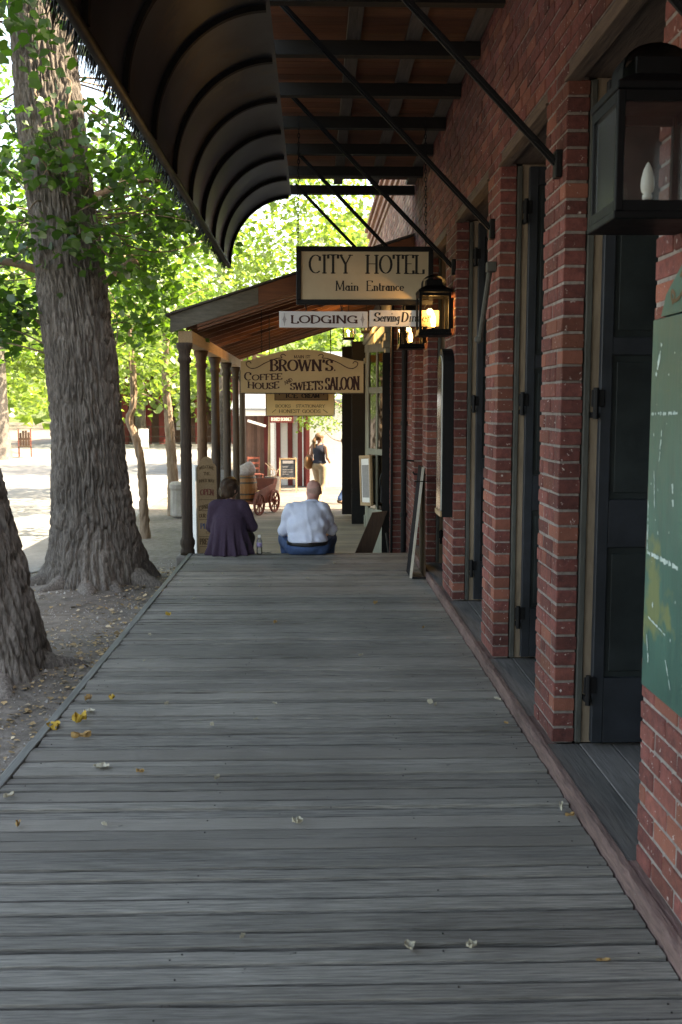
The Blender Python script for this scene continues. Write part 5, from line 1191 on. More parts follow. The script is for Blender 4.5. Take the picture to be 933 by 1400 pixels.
for z in (.50, .56, .62, .70): mb.box(-.15, random.uniform(.0, .15), -.145 + (z - .41) * .2, -.143 + (z - .41) * .2, z, z + .014)
mb.box(-.15, .15, -.062, -.060, .80, .88); mb.build('chalk_text', 'textgrey', cb)
MT['pot'] = M('dark_tub', (.06, .055, .05), (.035, .03, .03), rough=.8, bump=.3)
pl = empty('planter_tub', 'dark half barrel planter with sparse stems beside the chalkboard', 'planter', (-1.16, 27.6, float(gz(-1.16, 27.6)) + .005))
mb = MB(); mb.lathe([(.17, 0), (.20, .25), (.215, .46), (.195, .46), (.18, .40), (.001, .40)], 18); mb.build('tub', 'pot', pl)
mb = MB()
for k in range(7): mb.tube(spline([(random.uniform(-.1, .1), random.uniform(-.1, .1), .40), (random.uniform(-.15, .15), random.uniform(-.1, .1), .6), (random.uniform(-.22, .22), random.uniform(-.15, .15), random.uniform(.65, .85))]), .008, 5)
mb.build('stems', 'barkthin', pl)
# white wall across the alley
ws = empty('white_shed', 'white board walled shed with a low roof across the alley behind the walking person', 'building', (2, 29.2, -.8)); WO = Vector((-2, -29.2, .8))
mb = MB(); x = -.22
while x < 6: mb.box(x, x + .158, 29.2, 29.23, -.9, 1.75, bev=.004); x += .16
mb.box(-.22, 6, 29.235, 33, -.9, 1.74); o = mb.build('wall', 'whitepaint', ws); o.location = WO
mb = MB(); mb.prism([(28.9, 1.72), (33.1, 3.3), (33.1, 3.38), (28.9, 1.80)], -.4, 6.2, axes='yz'); o = mb.build('roof', 'blueroof', ws, fix=True); o.location = WO
mb = MB(); mb.box(-.25, -.14, 29.15, 29.26, -.9, 1.75, bev=.005); o = mb.build('corner_board', 'redpaint', ws); o.location = WO
# red and white shop with a porch
rs = empty('red_shop', 'brown boarded shop with dark red and white porch panels and a metal awning', 'building', (-1.3, 30, -.8)); RO = Vector((1.3, -30, .8))
def rp(mb, nm, mt, **k): o = mb.build(nm, mt, rs, **k); o.location = RO; return o
mb = MB(); x = -2.35
while x < -1.52: mb.box(x, x + .098, 30.6, 30.63, -.9, 1.35); x += .1
mb.box(-2.4, -.25, 30.64, 36, -.9, 3); rp(mb, 'wall', 'brownsiding')
for xa, xb, yy, mt in ((-1.30, -1.18, 29.6, 'whitepaint'), (-1.52, -1.40, 30.2, 'redpaint'), (-1.14, -1.02, 29.9, 'redpaint'), (-.80, -.66, 29.9, 'redpaint'), (-.50, -.23, 29.7, 'redpaint')):
    mb = MB(); mb.box(xa, xb, yy, yy + .08, -.8, 1.35, bev=.005); rp(mb, 'door_panel' if mt == 'redpaint' else 'post', mt)
for xa, xb, yy in ((-1.015, -.805, 30.0), (-.655, -.505, 30.0)):
    mb = MB(); mb.box(xa, xb, yy, yy + .03, -.8, 1.35); rp(mb, 'wall_panel', 'whitepaint')
mb = MB(); mb.box(-1.175, -1.145, 29.7, 29.76, -.8, 1.35); mb.box(-.36, -.33, 29.66, 29.695, -.8, 1.3); rp(mb, 'post', 'whitepaint')
mb = MB(); mb.tube([(-1.37, 30.0, -.75), (-1.33, 30.0, 1.35)], .05, 8); rp(mb, 'post', 'tanwood')
mb = MB(); mb.box(-2.4, -.25, 29.4, 29.45, 1.32, 1.50, bev=.004); rp(mb, 'fascia', 'whitepaint')
mb = MB(); mb.prism([(29.35, 1.5), (30.7, 1.95), (30.7, 1.99), (29.35, 1.54)], -2.45, -.2, axes='yz'); rp(mb, 'awning', 'blueroof', fix=True)
mb = MB(); mb.bar((-1.95, 29.3, 1.18), (-1.42, 29.3, 1.02), .03, .07); rp(mb, 'rail', 'whitepaint')
sg = empty('shop_sign', 'small dark red hanging sign with two lines of pale lettering', 'sign', (-.94, 28.6, 1.13))
mb = MB(); mb.box(-.34, .34, -.015, .015, 0, .33, bev=.004); mb.build('sign_board', 'redpaint', sg)
mb = MB(); lettering(mb, "JACK'S", -.2, .22, .20, .085, .2, .09, -.0165, .03); lettering(mb, 'BONES BONNET', -.29, .29, .055, .09, .2, .09, -.0165, .025); mb.build('lettering', 'textpale', sg)
mb = MB()
for x in (-.25, .25): mb.tube([(x, 0, .325), (x, 0, .45), (x, .83, .47)], .008, 6)
mb.build('hanger_rod', 'iron', sg)
# red chair by the shop
rc = empty('red_chair', 'small red wooden chair in front of the brown boarded shop', 'chair', (-1.72, 28.9, float(gz(-1.72, 28.9)) + .005), R(20))
mb = MB(); mb.box(-.2, .2, -.2, .2, .42, .45, bev=.004); mb.build('seat', 'cartred', rc)
for sx in (-1, 1):
    for sy in (-1, 1): mb = MB(); mb.bar((sx * .18, sy * .18, 0), (sx * .17, sy * .17, .42 if sy < 0 else .95), .03, .03); mb.build('leg', 'cartred', rc)
mb = MB()
for z in (.6, .75, .9): mb.bar((-.17, .17, z), (.17, .17, z), .02, .06)
mb.build('backrest', 'cartred', rc)

# far side of the street: building with red posts, fence, white notice
fb = empty('far_building', 'far building with dark red posts and a shaded veranda across the street', 'building', (-6, 56, -.5)); FO = Vector((6, -56, .5))
mb = MB(); mb.box(-13, 2, 57.5, 64, -.6, 4.5); mb.box(-13.2, 2.2, 55.2, 57.6, 3.6, 3.8); o = mb.build('wall', 'brownsiding', fb); o.location = FO
for k in range(10):
    mb = MB(); x = -12.6 + k * 1.0 + (.25 if k % 2 else 0); mb.box(x, x + .32, 55.5, 55.8, -.6, 3.6, bev=.02); o = mb.build('column', 'redpaint', fb); o.location = FO
for k in range(6):
    mb = MB(); x = -11.9 + k * 2.; mb.box(x, x + .5, 57.46, 57.49, .2, 2.2); o = mb.build('window', 'whitepaint', fb); o.location = FO
fe = empty('wire_fence', 'low dark rail fence along the far side of the street', 'fence', (-7, 52, -.5))
mb = MB()
for z in (.2, .5, 1.0): mb.bar((-4.2, 0, z), (5, 0, z), .03, .04)
mb.build('rail', 'post', fe)
for k in range(8): mb = MB(); mb.box(-4.2 + k * 1.3, -4.13 + k * 1.3, -.035, .035, -.05, 1.05); mb.build('fence_post', 'post', fe)
wn = empty('notice_sign', 'white upright notice panel in front of the far fence', 'sign', (-8.45, 49.6, -.5))
mb = MB(); mb.box(-.24, .24, -.03, .03, .06, .95, bev=.01); mb.build('panel', 'whitepaint', wn)
mb = MB(); mb.box(-.26, .26, -.06, .06, -.06, .055, bev=.01); mb.build('base', 'stone', wn)
mb = MB()
for z in (.35, .45, .55, .65, .78): mb.box(-.17, random.uniform(.05, .17), -.033, -.0305, z, z + .03)
mb.build('lettering', 'textgrey', wn)
wc = empty('wooden_chair', 'tall slatted wooden chair across the bright street beside the far trunk', 'chair', (-11.95, 41.5, -.5), R(15))
mb = MB(); mb.box(-.26, .26, -.26, .26, .40, .44, bev=.005); mb.build('seat', 'darkbrownwood', wc)
for sx in (-1, 1):
    for sy in (-1, 1): mb = MB(); mb.bar((sx * .24, sy * .24, 0), (sx * .24, sy * .24 + (.06 if sy < 0 else 0), .40 if sy > 0 else 1.15), .05, .05); mb.build('leg', 'cartred', wc)
    mb = MB(); mb.box(sx * .24 - .04, sx * .24 + .04, -.2, .26, .62, .65); mb.build('armrest', 'cartred', wc)
mb = MB()
for q in range(4): mb.box(-.2 + q * .105, -.11 + q * .105, -.235, -.215, .46, 1.0 + .1 * math.sin(q), bev=.004)
mb.box(-.23, .23, -.213, -.195, .7, .78); mb.build('backrest', 'darkbrownwood', wc)
sb = MB(); sb.lathe([(.16, 0), (.18, .02), (.17, .5), (.19, .55), (.19, .62), (.15, .66)], 14); tag(sb.build('stone_urn', 'stone', loc=(-2.62, 19.3, -.5)), 'pale stone pedestal urn between the slim trunk and the porch post', 'urn')
# ---------------------------------------------------------------- trees
def trunk_mesh(name, pts, radii, parent, mat='bark', na=120, dz=.035, flare=.5, fh=.35, bark=.035, seed=1, lobes=6, fk=19.):
    """tapered trunk along a path with root flare and furrowed bark; pts are local to parent"""
    S = spline([(*p, r) for p, r in zip(pts, radii)], 24)
    S = np.array(S); d = np.r_[0, np.cumsum(np.linalg.norm(np.diff(S[:, :3], axis=0), axis=1))]
    nz = int(d[-1] / dz); t = np.linspace(0, d[-1], nz); C = np.stack([np.interp(t, d, S[:, i]) for i in range(4)], -1)
    a = np.linspace(0, 2 * math.pi, na, endpoint=False); A, T = np.meshgrid(a, t); r0 = C[:, 3][:, None]
    ph = seed * 1.7
    lob = np.zeros_like(A); rs = np.random.default_rng(seed)
    for k in range(lobes):
        c = rs.uniform(0, 6.28); lob += np.exp(-(np.angle(np.exp(1j * (A - c))) / .28) ** 2) * rs.uniform(.5, 1.2)
    f = flare * np.exp(-T / fh) * (.35 + lob) + flare * .25 * np.exp(-T / (fh * 2.5))
    r = r0 * (1 + f)
    X, Y_ = np.cos(A), np.sin(A)
    Pn = np.stack([X * r0, Y_ * r0, T], -1)
    big = (fbm(Pn * 1.7, 3, seed + 3) - .45) * .18 * r0
    wq = (fbm(Pn * np.array([3, 3, 2.]), 2, seed + 7) - .4) * 1.2
    Q = np.stack([X * r0 * fk + wq, Y_ * r0 * fk + wq, T * fk * .13], -1)
    n1 = np.abs(vnoise(Q * 1.9, seed + 11) - .5) * 2; n2 = np.abs(vnoise(Q * 4.1 + 9, seed + 12) - .5) * 2
    hz = np.abs(vnoise(np.stack([X * r0 * fk * .8 + 5, Y_ * r0 * fk * .8, T * fk * .55 + wq * .6], -1), seed + 21) - .5) * 2
    dep = .55 + .9 * fbm(Pn * np.array([2.2, 2.2, 1.1]), 3, seed + 31)
    ridge = sstep(.04, .34, n1) * .72 + sstep(.05, .4, n2) * .28
    ridge = (ridge * (.72 + .28 * sstep(.02, .22, hz)) - .6) * dep + .6
    r = r + big + (ridge - .6) * bark + (fbm(Pn * 14, 2, seed + 5) - .45) * bark * .6
    V = np.stack([C[:, 0][:, None] + X * r, C[:, 1][:, None] + Y_ * r, C[:, 2][:, None] - (0 * A)], -1)
    low = np.clip(1 - T / .25, 0, 1); V[..., 2] -= low * .10 * np.clip(f, 0, 1)
    F = []
    for i in range(nz - 1):
        b = i * na
        F += [(b + k, b + (k + 1) % na, b + na + (k + 1) % na, b + na + k) for k in range(na)]
    mb = MB(); mb.add(V.reshape(-1, 3), F, .5); mb.f.append(list(range((nz - 1) * na, nz * na))); mb.t.append(.5); mb.m.append(0)
    return mb.build(name, mat, parent, smooth=True)
LEAF_N = (np.array([(0, 0, 0), (0, .5, -.02), (0, 1, -.12), (-.36, .12, .06), (-.52, .48, .06), (-.2, .74, .0), (.36, .12, .06), (.52, .48, .06), (.2, .74, .0)], float), [(0, 1, 4, 3), (1, 2, 5, 4), (0, 6, 7, 1), (1, 7, 8, 2)])
LEAF_F = (np.array([(0, 0, 0), (-.42, .45, .07), (0, 1, -.08), (.42, .45, .07)], float), [(0, 2, 1), (0, 3, 2)])
def leaf_mesh(name, C, S, mat, parent, tmpl, up=.8, T=None, flat=None, seed=0):
    """one mesh of many small leaves: centres C, sizes S"""
    rg = np.random.default_rng(seed); n = len(C); tv, tf = tmpl; k = len(tv)
    nrm = rg.normal(size=(n, 3)) * .55; nrm[:, 2] += up; nrm /= np.linalg.norm(nrm, axis=1)[:, None]
    d = rg.normal(size=(n, 3)); d[:, 2] -= .35; d -= nrm * (d * nrm).sum(1)[:, None]; d /= np.linalg.norm(d, axis=1)[:, None]; s_ = np.cross(d, nrm)
    V = C[:, None, :] + S[:, None, None] * (tv[None, :, 0, None] * s_[:, None, :] + tv[None, :, 1, None] * d[:, None, :] + tv[None, :, 2, None] * nrm[:, None, :])
    me = bpy.data.meshes.new(name); nf = len(tf); lens = np.array([len(f) for f in tf]); L_ = np.concatenate([np.array(f) for f in tf])
    me.vertices.add(n * k); me.vertices.foreach_set('co', V.reshape(-1).astype(np.float32))
    loops = (L_[None, :] + (np.arange(n) * k)[:, None]).reshape(-1); me.loops.add(len(loops)); me.loops.foreach_set('vertex_index', loops.astype(np.int32))
    st = (np.r_[0, np.cumsum(lens)[:-1]][None, :] + (np.arange(n) * lens.sum())[:, None]).reshape(-1)
    me.polygons.add(n * nf); me.polygons.foreach_set('loop_start', st.astype(np.int32)); me.update(calc_edges=True)
    if T is None: T = np.clip(rg.beta(2, 2.4, n), 0, 1)
    at = me.attributes.new('tint', 'FLOAT', 'FACE'); at.data.foreach_set('value', np.repeat(T, nf).astype(np.float32))
    me.materials.append(MT[mat]); me.validate()
    o = bpy.data.objects.new(name, me); COL.objects.link(o); o.parent = parent; return o
def blob_leaves(blobs, size, rg, per=26, cr=.30):
    """leaves gathered in flat sprays inside ellipsoids: (centre, radii, number)"""
    Cs = []; Ts = []; centres = []
    for c, r, n in blobs:
        nc = max(2, int(n / per)); u = rg.normal(size=(nc, 3)); u /= np.linalg.norm(u, axis=1)[:, None]; u *= (rg.uniform(.25, 1, (nc, 1)) ** .5)
        cc = np.array(c) + u * np.array(r); centres.append(cc)
        for q in cc:
            m_ = max(3, int(per * rg.uniform(.5, 1.5))); p = rg.normal(size=(m_, 3)) * np.array([cr, cr, cr * .45]); p[:, 2] -= .25 * np.linalg.norm(p[:, :2], axis=1)
            Cs.append(q + p); Ts.append(np.clip(rg.beta(2, 2.4, m_) * .6 + rg.uniform(0, .4), 0, .99))
    C = np.concatenate(Cs); return C, size * rg.uniform(.65, 1.25, len(C)), np.concatenate(Ts), np.concatenate(centres)
def tree(name, label, base, pts, radii, blobs, size, mat, near=False, group=None, seed=1, branches=(), per=26, cr=.3, twigs=0, barkmat='bark', parts2=(), **kw):
    e = empty(name, label, 'tree', base, 0, group); B = np.array(base)
    trunk_mesh('trunk', pts, radii, e, barkmat, seed=seed, **kw)
    rg = np.random.default_rng(seed * 31 + 5)
    for k, (bl, sz, mt_) in enumerate([(blobs, size, mat)] + list(parts2)):
        C, S, T, cc = blob_leaves([(np.array(c) - B, r, n) for c, r, n in bl], sz, rg, per, cr)
        leaf_mesh('crown', C, S, mt_, e, LEAF_N if near else LEAF_F, T=T, seed=seed + k)
        if twigs:
            mb = MB(); tp = np.array(pts)
            for c in cc[:: max(1, len(cc) // twigs)]:
                j = np.argmin(np.linalg.norm(tp - c, axis=1)); a = tp[j].copy(); a[2] = min(a[2], c[2] - .1) if tp[:, 2].min() < c[2] - .1 else c[2]
                dd = np.abs(tp[:, 2] - a[2]); i0 = np.argmin(dd); a = tp[i0] * 1.; 
                m_ = (a + c) / 2 + rg.normal(size=3) * .15; mb.tube(spline([tuple(a), tuple(m_), tuple(c)], 5), [.013 - .0009 * q for q in range(11)], 5)
            if mb.v: mb.build('twigs', 'barkthin', e)
    for br in branches:
        mb = MB(); P = spline([tuple(np.array(p) - B) for p in br[0]], 6); mb.tube(P, list(np.linspace(br[1], br[2], len(P))), 8); mb.build('branch', 'barkthin', e, smooth=True)
    return e
# the big furrowed trunk by the boardwalk
tree('broad_tree', 'large tree with thick furrowed trunk and spreading roots beside the boardwalk end', (-2.34, 10.55, -.24),
     [(0, 0, -.12), (0, 0, .3), (-.02, .02, .9), (-.09, .0, 2.3), (-.23, 0, 3.8), (-.36, 0, 5.2), (-.5, .1, 7.5)], [.43, .42, .385, .352, .332, .325, .22],
     [((-2.32, 9.95, 4.40), (.34, .2, .22), 110), ((-2.75, 9.95, 4.1), (.25, .2, .16), 90), ((-2.30, 9.98, 3.95), (.34, .2, .2), 100), ((-2.5, 10.0, 3.40), (.42, .2, .12), 90), ((-2.98, 10.1, 3.3), (.3, .3, .22), 110), ((-3.2, 10.6, 4.3), (.38, .5, .5), 240), ((-2.02, 10.1, 3.15), (.22, .3, .25), 120), ((-1.95, 10.2, 4.05), (.3, .25, .5), 240),
      ((-3.35, 10.7, 2.55), (.32, .5, .38), 420), ((-3.5, 11.2, 3.3), (.4, .5, .4), 300), ((-1.55, 11.3, 3.7), (.4, .4, .45), 260), ((-1.8, 11.8, 4.3), (.5, .5, .5), 260)],
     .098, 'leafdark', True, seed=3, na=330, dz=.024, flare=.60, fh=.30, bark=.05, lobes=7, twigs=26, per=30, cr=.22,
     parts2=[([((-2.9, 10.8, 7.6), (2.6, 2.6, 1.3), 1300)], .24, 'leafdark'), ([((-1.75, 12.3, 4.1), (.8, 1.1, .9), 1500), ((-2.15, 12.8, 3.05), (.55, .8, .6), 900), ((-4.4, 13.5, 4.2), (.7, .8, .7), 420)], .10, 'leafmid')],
     branches=[([(-2.4, 10.6, 3.7), (-1.9, 11.3, 4.1), (-1.5, 12.3, 4.2)], .06, .015), ([(-2.4, 10.7, 2.7), (-2.1, 11.8, 3.3), (-2.2, 13.0, 3.2)], .05, .012), ([(-2.75, 10.5, 3.0), (-3.2, 10.4, 3.1), (-3.9, 10.2, 3.05), (-4.3, 12.4, 2.9)], .045, .02), ([(-2.9, 10.55, 6.2), (-1.9, 11.0, 7.4), (-.8, 11.5, 8.2)], .14, .05), ([(-2.9, 10.55, 6.4), (-3.9, 10.4, 7.6), (-5, 10.0, 8.0)], .15, .05)])
tree('leaning_tree', 'dark leaning trunk close to the boardwalk with its base among fallen leaves', (-2.16, 6.62, -.2),
     [(0, 0, -.12), (-.01, 0, .25), (-.07, .0, .7), (-.26, 0, 1.6), (-.62, 0, 2.8), (-1.0, 0, 4.2), (-1.3, .1, 6)], [.31, .305, .29, .28, .265, .24, .18],
     [((-2.35, 7.3, 4.55), (.5, .5, .28), 300), ((-2.9, 7.2, 4.3), (.35, .4, .4), 160)], .095, 'leafdark', True, seed=8, na=230, dz=.02, flare=.62, fh=.22, bark=.04, lobes=6, twigs=8,
     parts2=[([((-3.6, 6.6, 6.6), (2.4, 2.6, 1.2), 1000)], .24, 'leafdark')], branches=[([(-3.0, 6.62, 3.4), (-2.7, 7.0, 4.3), (-2.3, 7.3, 4.7)], .06, .02)])
def roots(tree_, base, specs):
    for path, r0, r1 in specs:
        P = spline([(x, y, float(gz(x, y)) + dz - .045) for x, y, dz in path], 10); n_ = len(P); mb = MB()
        mb.tube([(p[0] - base[0], p[1] - base[1], p[2] - base[2]) for p in P], [(r0 + (r1 - r0) * (i / (n_ - 1)) ** .7) * random.uniform(.9, 1.12) for i in range(n_)], 14); mb.build('root', 'bark', tree_, smooth=True)
roots(bpy.data.objects['leaning_tree'], (-2.16, 6.62, -.2), [([(-2.15, 6.6, .14), (-1.88, 6.66, .05), (-1.68, 6.78, -.0), (-1.50, 6.98, -.05)], .15, .05), ([(-2.1, 6.6, .1), (-2.0, 6.25, .03), (-1.86, 6.0, -.03)], .13, .05)])
roots(bpy.data.objects['broad_tree'], (-2.34, 10.55, -.24), [([(-2.2, 10.5, .18), (-1.8, 10.35, .05), (-1.5, 10.3, -.05)], .20, .06), ([(-2.35, 10.4, .12), (-2.3, 10.0, .04), (-2.22, 9.72, -.03)], .17, .07), ([(-2.5, 10.4, .12), (-2.62, 10.05, .03), (-2.85, 9.8, -.04)], .16, .06), ([(-2.5, 10.5, .14), (-2.9, 10.3, .03), (-3.25, 10.15, -.05)], .17, .05), ([(-2.25, 10.4, .1), (-2.05, 10.05, .03), (-1.9, 9.85, -.04)], .15, .05)])
g3 = 'slim street trees beyond the big trunk'
def slim(label, base, pts, radii, blobs, seed, **k):
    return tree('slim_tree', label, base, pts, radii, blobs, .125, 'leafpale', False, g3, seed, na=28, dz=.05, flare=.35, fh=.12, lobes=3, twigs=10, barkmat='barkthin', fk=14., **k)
slim('slim bent tree just behind the large furrowed trunk', (-2.80, 16.4, -.5), [(0, 0, -.1), (-.02, 0, .8), (-.09, 0, 1.5), (-.22, 0, 1.9), (-.14, 0, 2.25), (-.2, .1, 3.4), (-.3, .1, 5)], [.075, .068, .062, .055, .05, .04, .02],
     [((-3.3, 16.6, 3.7), (1.3, 1.4, 1.3), 1100), ((-3.0, 16.8, 2.35), (.9, .9, .4), 420)], 11)
slim('slim straight tree between the bent slim tree and the porch posts', (-2.80, 19.7, -.5), [(0, 0, -.1), (0, 0, .8), (-.05, 0, 1.8), (-.1, 0, 2.6), (-.1, .1, 3.8), (-.2, .1, 5.2)], [.105, .095, .085, .07, .05, .02],
     [((-2.9, 20., 4.2), (1.5, 1.5, 1.5), 1300), ((-2.7, 20, 2.6), (1.1, 1., .5), 520)], 13, branches=[([(-2.85, 19.7, 1.5), (-3.1, 19.7, 1.75), (-3.6, 19.6, 1.95)], .02, .008)])
gb_ = 'leafy trees across the street'
def leafy(label, base, h, r, blobs, size, mat, seed, grp=gb_, per=40, cr=.5, name='leafy_tree'):
    return tree(name, label, base, [(0, 0, -.2), (0, 0, h * .3), (.1, 0, h * .6), (.15, .1, h)], [r, r * .85, r * .6, r * .2], blobs, size, mat, False, grp, seed, per=per, cr=cr, na=40, dz=.12, flare=.4, fh=.3, bark=.04, lobes=4)
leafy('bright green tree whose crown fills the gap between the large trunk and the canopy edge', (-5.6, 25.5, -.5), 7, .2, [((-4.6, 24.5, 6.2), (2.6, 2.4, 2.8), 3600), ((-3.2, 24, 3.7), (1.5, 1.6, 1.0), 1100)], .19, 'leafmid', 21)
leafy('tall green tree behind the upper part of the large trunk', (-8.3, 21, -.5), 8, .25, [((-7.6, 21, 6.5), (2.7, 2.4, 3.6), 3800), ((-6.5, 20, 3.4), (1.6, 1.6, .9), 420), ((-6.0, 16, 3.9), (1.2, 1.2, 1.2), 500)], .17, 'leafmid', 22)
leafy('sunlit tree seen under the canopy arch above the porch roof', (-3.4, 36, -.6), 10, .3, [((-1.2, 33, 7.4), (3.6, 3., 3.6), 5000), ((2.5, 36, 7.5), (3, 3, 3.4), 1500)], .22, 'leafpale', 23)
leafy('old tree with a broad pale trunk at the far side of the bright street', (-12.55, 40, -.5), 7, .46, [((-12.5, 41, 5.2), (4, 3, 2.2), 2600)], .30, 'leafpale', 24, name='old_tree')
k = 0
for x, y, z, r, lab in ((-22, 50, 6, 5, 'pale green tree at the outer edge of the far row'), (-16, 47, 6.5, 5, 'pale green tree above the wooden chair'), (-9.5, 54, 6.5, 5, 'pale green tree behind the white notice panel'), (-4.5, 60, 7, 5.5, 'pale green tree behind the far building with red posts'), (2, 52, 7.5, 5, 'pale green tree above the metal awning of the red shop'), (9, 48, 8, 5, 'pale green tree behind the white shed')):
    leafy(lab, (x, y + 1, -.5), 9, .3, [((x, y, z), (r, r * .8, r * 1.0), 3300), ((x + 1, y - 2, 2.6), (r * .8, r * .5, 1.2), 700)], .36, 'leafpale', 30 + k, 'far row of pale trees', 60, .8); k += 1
e = empty('small_tree', 'small leafy tree with a curved branch against the white shed', 'tree', (1.2, 28.3, -.8))
mb = MB(); mb.tube(spline([(0, 0, -.1), (-.05, 0, .8), (-.15, 0, 1.6), (-.35, 0, 2.3), (-.9, 0, 2.7)], 6), list(np.linspace(.05, .02, 25)), 8); mb.build('trunk', 'barkthin', e, smooth=True)
mb = MB(); mb.tube(spline([(-.12, 0, 1.5), (-.4, -.1, 1.42), (-.7, -.1, 1.5), (-1.0, -.1, 1.8)], 6), list(np.linspace(.025, .008, 19)), 6); mb.build('branch', 'barkthin', e, smooth=True)
C, S, T, cc = blob_leaves([((-.9, -.1, 2.05), (.75, .4, .32), 420), ((-.5, 0, 2.7), (.9, .6, .5), 420), ((-1.5, -.1, 2.3), (.4, .3, .25), 100)], .085, np.random.default_rng(5), 20, .14); leaf_mesh('crown', C, S, 'leafpale', e, LEAF_F, T=T)
# far wooded slope closing the view
rg = np.random.default_rng(77); n = 9000
C = np.stack([rg.uniform(-120, 70, n), rg.uniform(85, 120, n), 0 * np.ones(n)], -1); C[:, 2] = rg.uniform(0, 1, n) ** .8 * (9 + 5 * fbm(np.stack([C[:, 0] * .08, C[:, 1] * .05, 0 * C[:, 0]], -1), 3, 2))
o = leaf_mesh('distant_woods', C, 1.3 * rg.uniform(.6, 1.3, n), 'leafpale', None, LEAF_F); tag(o, 'pale wooded slope far behind the street', 'woods', None, 'stuff')
mb = MB(); xs_ = np.linspace(-260, 200, 60); 
vs = [(x, 122, -1) for x in xs_] + [(x, 150, 12 + 8 * float(fbm(np.array([[x * .02, 0, 3.]]), 3, 4)[0])) for x in xs_] + [(x, 230, 20) for x in xs_]
MT['hillgreen'] = M('wooded_hill', (.09, .12, .045), (.05, .075, .03), rough=.95, scale=.6, bump=.5, bdist=1)
mb.add(vs, [(i + r_ * 60, i + 1 + r_ * 60, i + 61 + r_ * 60, i + 60 + r_ * 60) for r_ in range(2) for i in range(59)], .5); o = mb.build('hill', 'hillgreen', smooth=True); o['kind'] = 'structure'

# ---------------------------------------------------------------- leaves and grit on the ground, leaves on the boards
rg = np.random.default_rng(9); n = 4200
X = np.where(rg.uniform(size=n) < .45, -1.42 - np.abs(rg.normal(0, .35, n)), rg.uniform(-5, -1.42, n)); Yv = rg.uniform(2.5, 13.5, n); 
Zv = gz(X, Yv); C = np.stack([X, Yv, Zv + .014], -1)
o = leaf_mesh('leaf_litter', C, rg.choice([.014, .021, .029, .040, .054], n, p=[.34, .32, .2, .1, .04]), 'litter', None, LEAF_N, up=2.6); tag(o, 'dry fallen leaves scattered over the dusty ground', 'leaf litter', None, 'stuff')
n = 6000; X = rg.uniform(-4.5, -1.42, n); Yv = rg.uniform(3, 14, n); C = np.stack([X, Yv, gz(X, Yv) + .003], -1)
tv = np.array([(0, 0, .9), (-.6, -.4, 0), (.6, -.5, 0), (.1, .7, 0)], float); MT['grit'] = M('grit', (.34, .32, .30), (.2, .185, .17), rough=.95, tint=.4, bump=.2)
o = leaf_mesh('gravel', C, rg.choice([.006, .010, .015, .024], n, p=[.4, .35, .2, .05]), 'grit', None, (tv, [(0, 1, 2), (0, 2, 3), (0, 3, 1)]), up=3); tag(o, 'loose gravel on the shaded ground', 'gravel', None, 'stuff')
def deck_leaf(x, y, s_, mat, curl, rz, label, name='fallen_leaf', grp='fallen leaves on the boardwalk', slim_=1., z=.007):
    mb = MB(); n = 7; vs = []; fs = []; ph = random.uniform(0, 6)
    for i in range(n + 1):
        t = i / n; hw_ = .5 * math.sin(math.pi * (t * .92 + .06)) ** .8 * (1 + .28 * math.sin(t * 17 + ph)) * slim_
        for q in (-1, -.5, 0, .5, 1):
            zz = curl * (abs(q) ** 1.6 * .45 + .5 * (t - .5) ** 2 + .12 * math.sin(t * 9 + q * 3 + ph)) + .02
            vs.append((q * hw_ * s_, (t - .5) * s_, max(.0005, zz * s_)))
    for i in range(n):
        for k in range(4): fs.append((i * 5 + k, i * 5 + k + 1, i * 5 + 5 + k + 1, i * 5 + 5 + k))
    mb.add(vs, fs, .5); o = mb.build(name, mat, loc=(x, y, z)); o.rotation_euler = (0, 0, rz); return tag(o, label, 'leaf', grp)
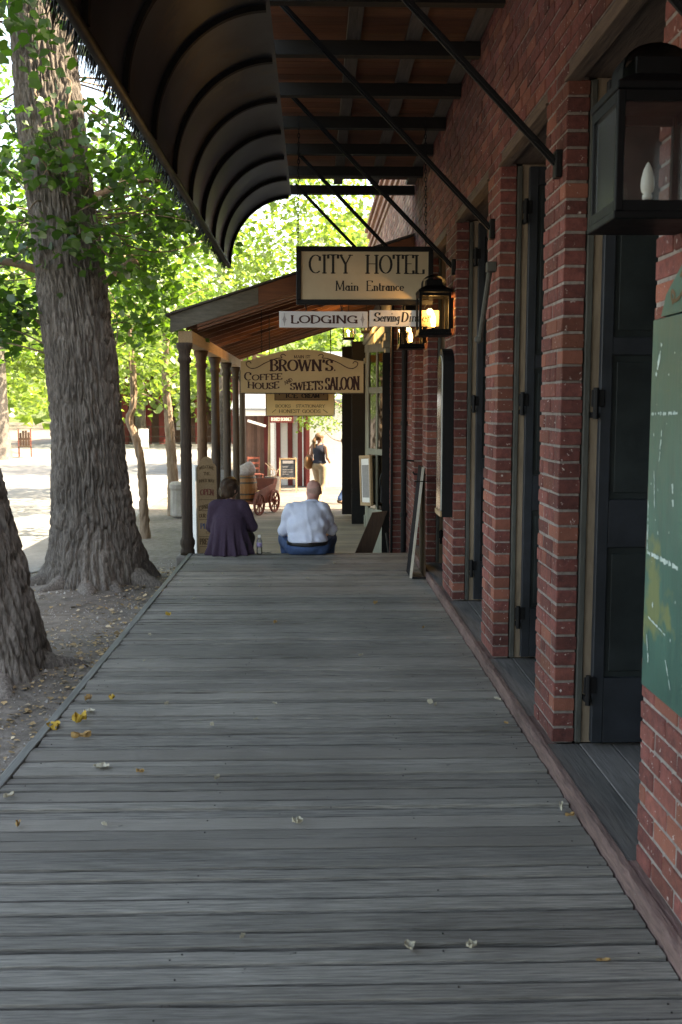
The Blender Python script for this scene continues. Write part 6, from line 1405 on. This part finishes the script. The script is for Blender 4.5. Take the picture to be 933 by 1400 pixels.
big = [(-1.35, 5.02, .115, 'leafyellow', .9, .6, 'curled yellow leaf lying just over the outer edge board', -.02), (-1.225, 5.06, .11, 'leafyellow', 1.1, 2.2, 'crumpled yellow and brown leaf against the inside of the edge board', .007),
       (-1.16, 4.82, .135, 'leafbrown', .5, 1.75, 'long rolled orange brown leaf on the boards near the edge board', .007), (-.975, 4.41, .10, 'leafgrey', .3, 1.5, 'flat pale leaf nearest the camera among the leaves by the edge', .007),
       (-1.14, 5.47, .06, 'leafyellow', .9, .3, 'small bright yellow leaf standing on edge on the boards', .007), (-1.27, 5.46, .07, 'leafbrown', .9, 2.6, 'small orange leaf tucked against the edge board', .007),
       (-1.215, 5.24, .085, 'leafgrey', .35, 1.7, 'pale green grey leaf between the yellow leaves', .007), (-1.15, 7.70, .075, 'leafyellow', .8, .9, 'yellow leaf halfway along the boardwalk', .007),
       (.284, 2.857, .055, 'leafgrey', .9, .4, 'pale crumpled leaf scrap on the nearest boards in the middle', .007), (.853, 2.774, .06, 'leafbrown', .25, 1.6, 'tan leaf stalk on the nearest boards by the kerb', .007)]
for x, y, s_, mt_, cu, rz0, lab, z in big: deck_leaf(x, y, s_ * .72, mt_, cu, rz0, lab, z=z, slim_=.35 if 'rolled' in lab or 'stalk' in lab else .8)
small = [(-.531, 4.99), (-.223, 5.358), (-.312, 5.091), (-.818, 5.36), (.633, 5.335), (.66, 5.30), (1.02, 5.406), (.988, 4.984), (.473, 2.856), (-.227, 2.933), (-.071, 3.776), (-.434, 4.255), (-.787, 4.343), (-1.165, 3.778), (-1.291, 4.073), (-.829, 3.776), (1.0, 3.875), (1.02, 3.817), (-1.03, 8.362), (-.074, 9.333), (-1.182, 7.023), (.3, 6.4), (-.5, 8.9), (.5, 8.1), (-.9, 9.6), (.2, 10.2), (-.3, 7.4), (.8, 7.2), (-1.25, 9.2), (-1.1, 6.3)]
for i, (x, y) in enumerate(small):
    deck_leaf(x, y, random.uniform(.025, .055), random.choice(['leafgrey', 'leafgrey', 'leafbrown']), random.uniform(.4, 1.2), random.uniform(0, 6.28), 'small dry leaf scrap lying loose on the grey boardwalk planks', slim_=random.uniform(.3, .8), grp='small leaf scraps on the boardwalk')
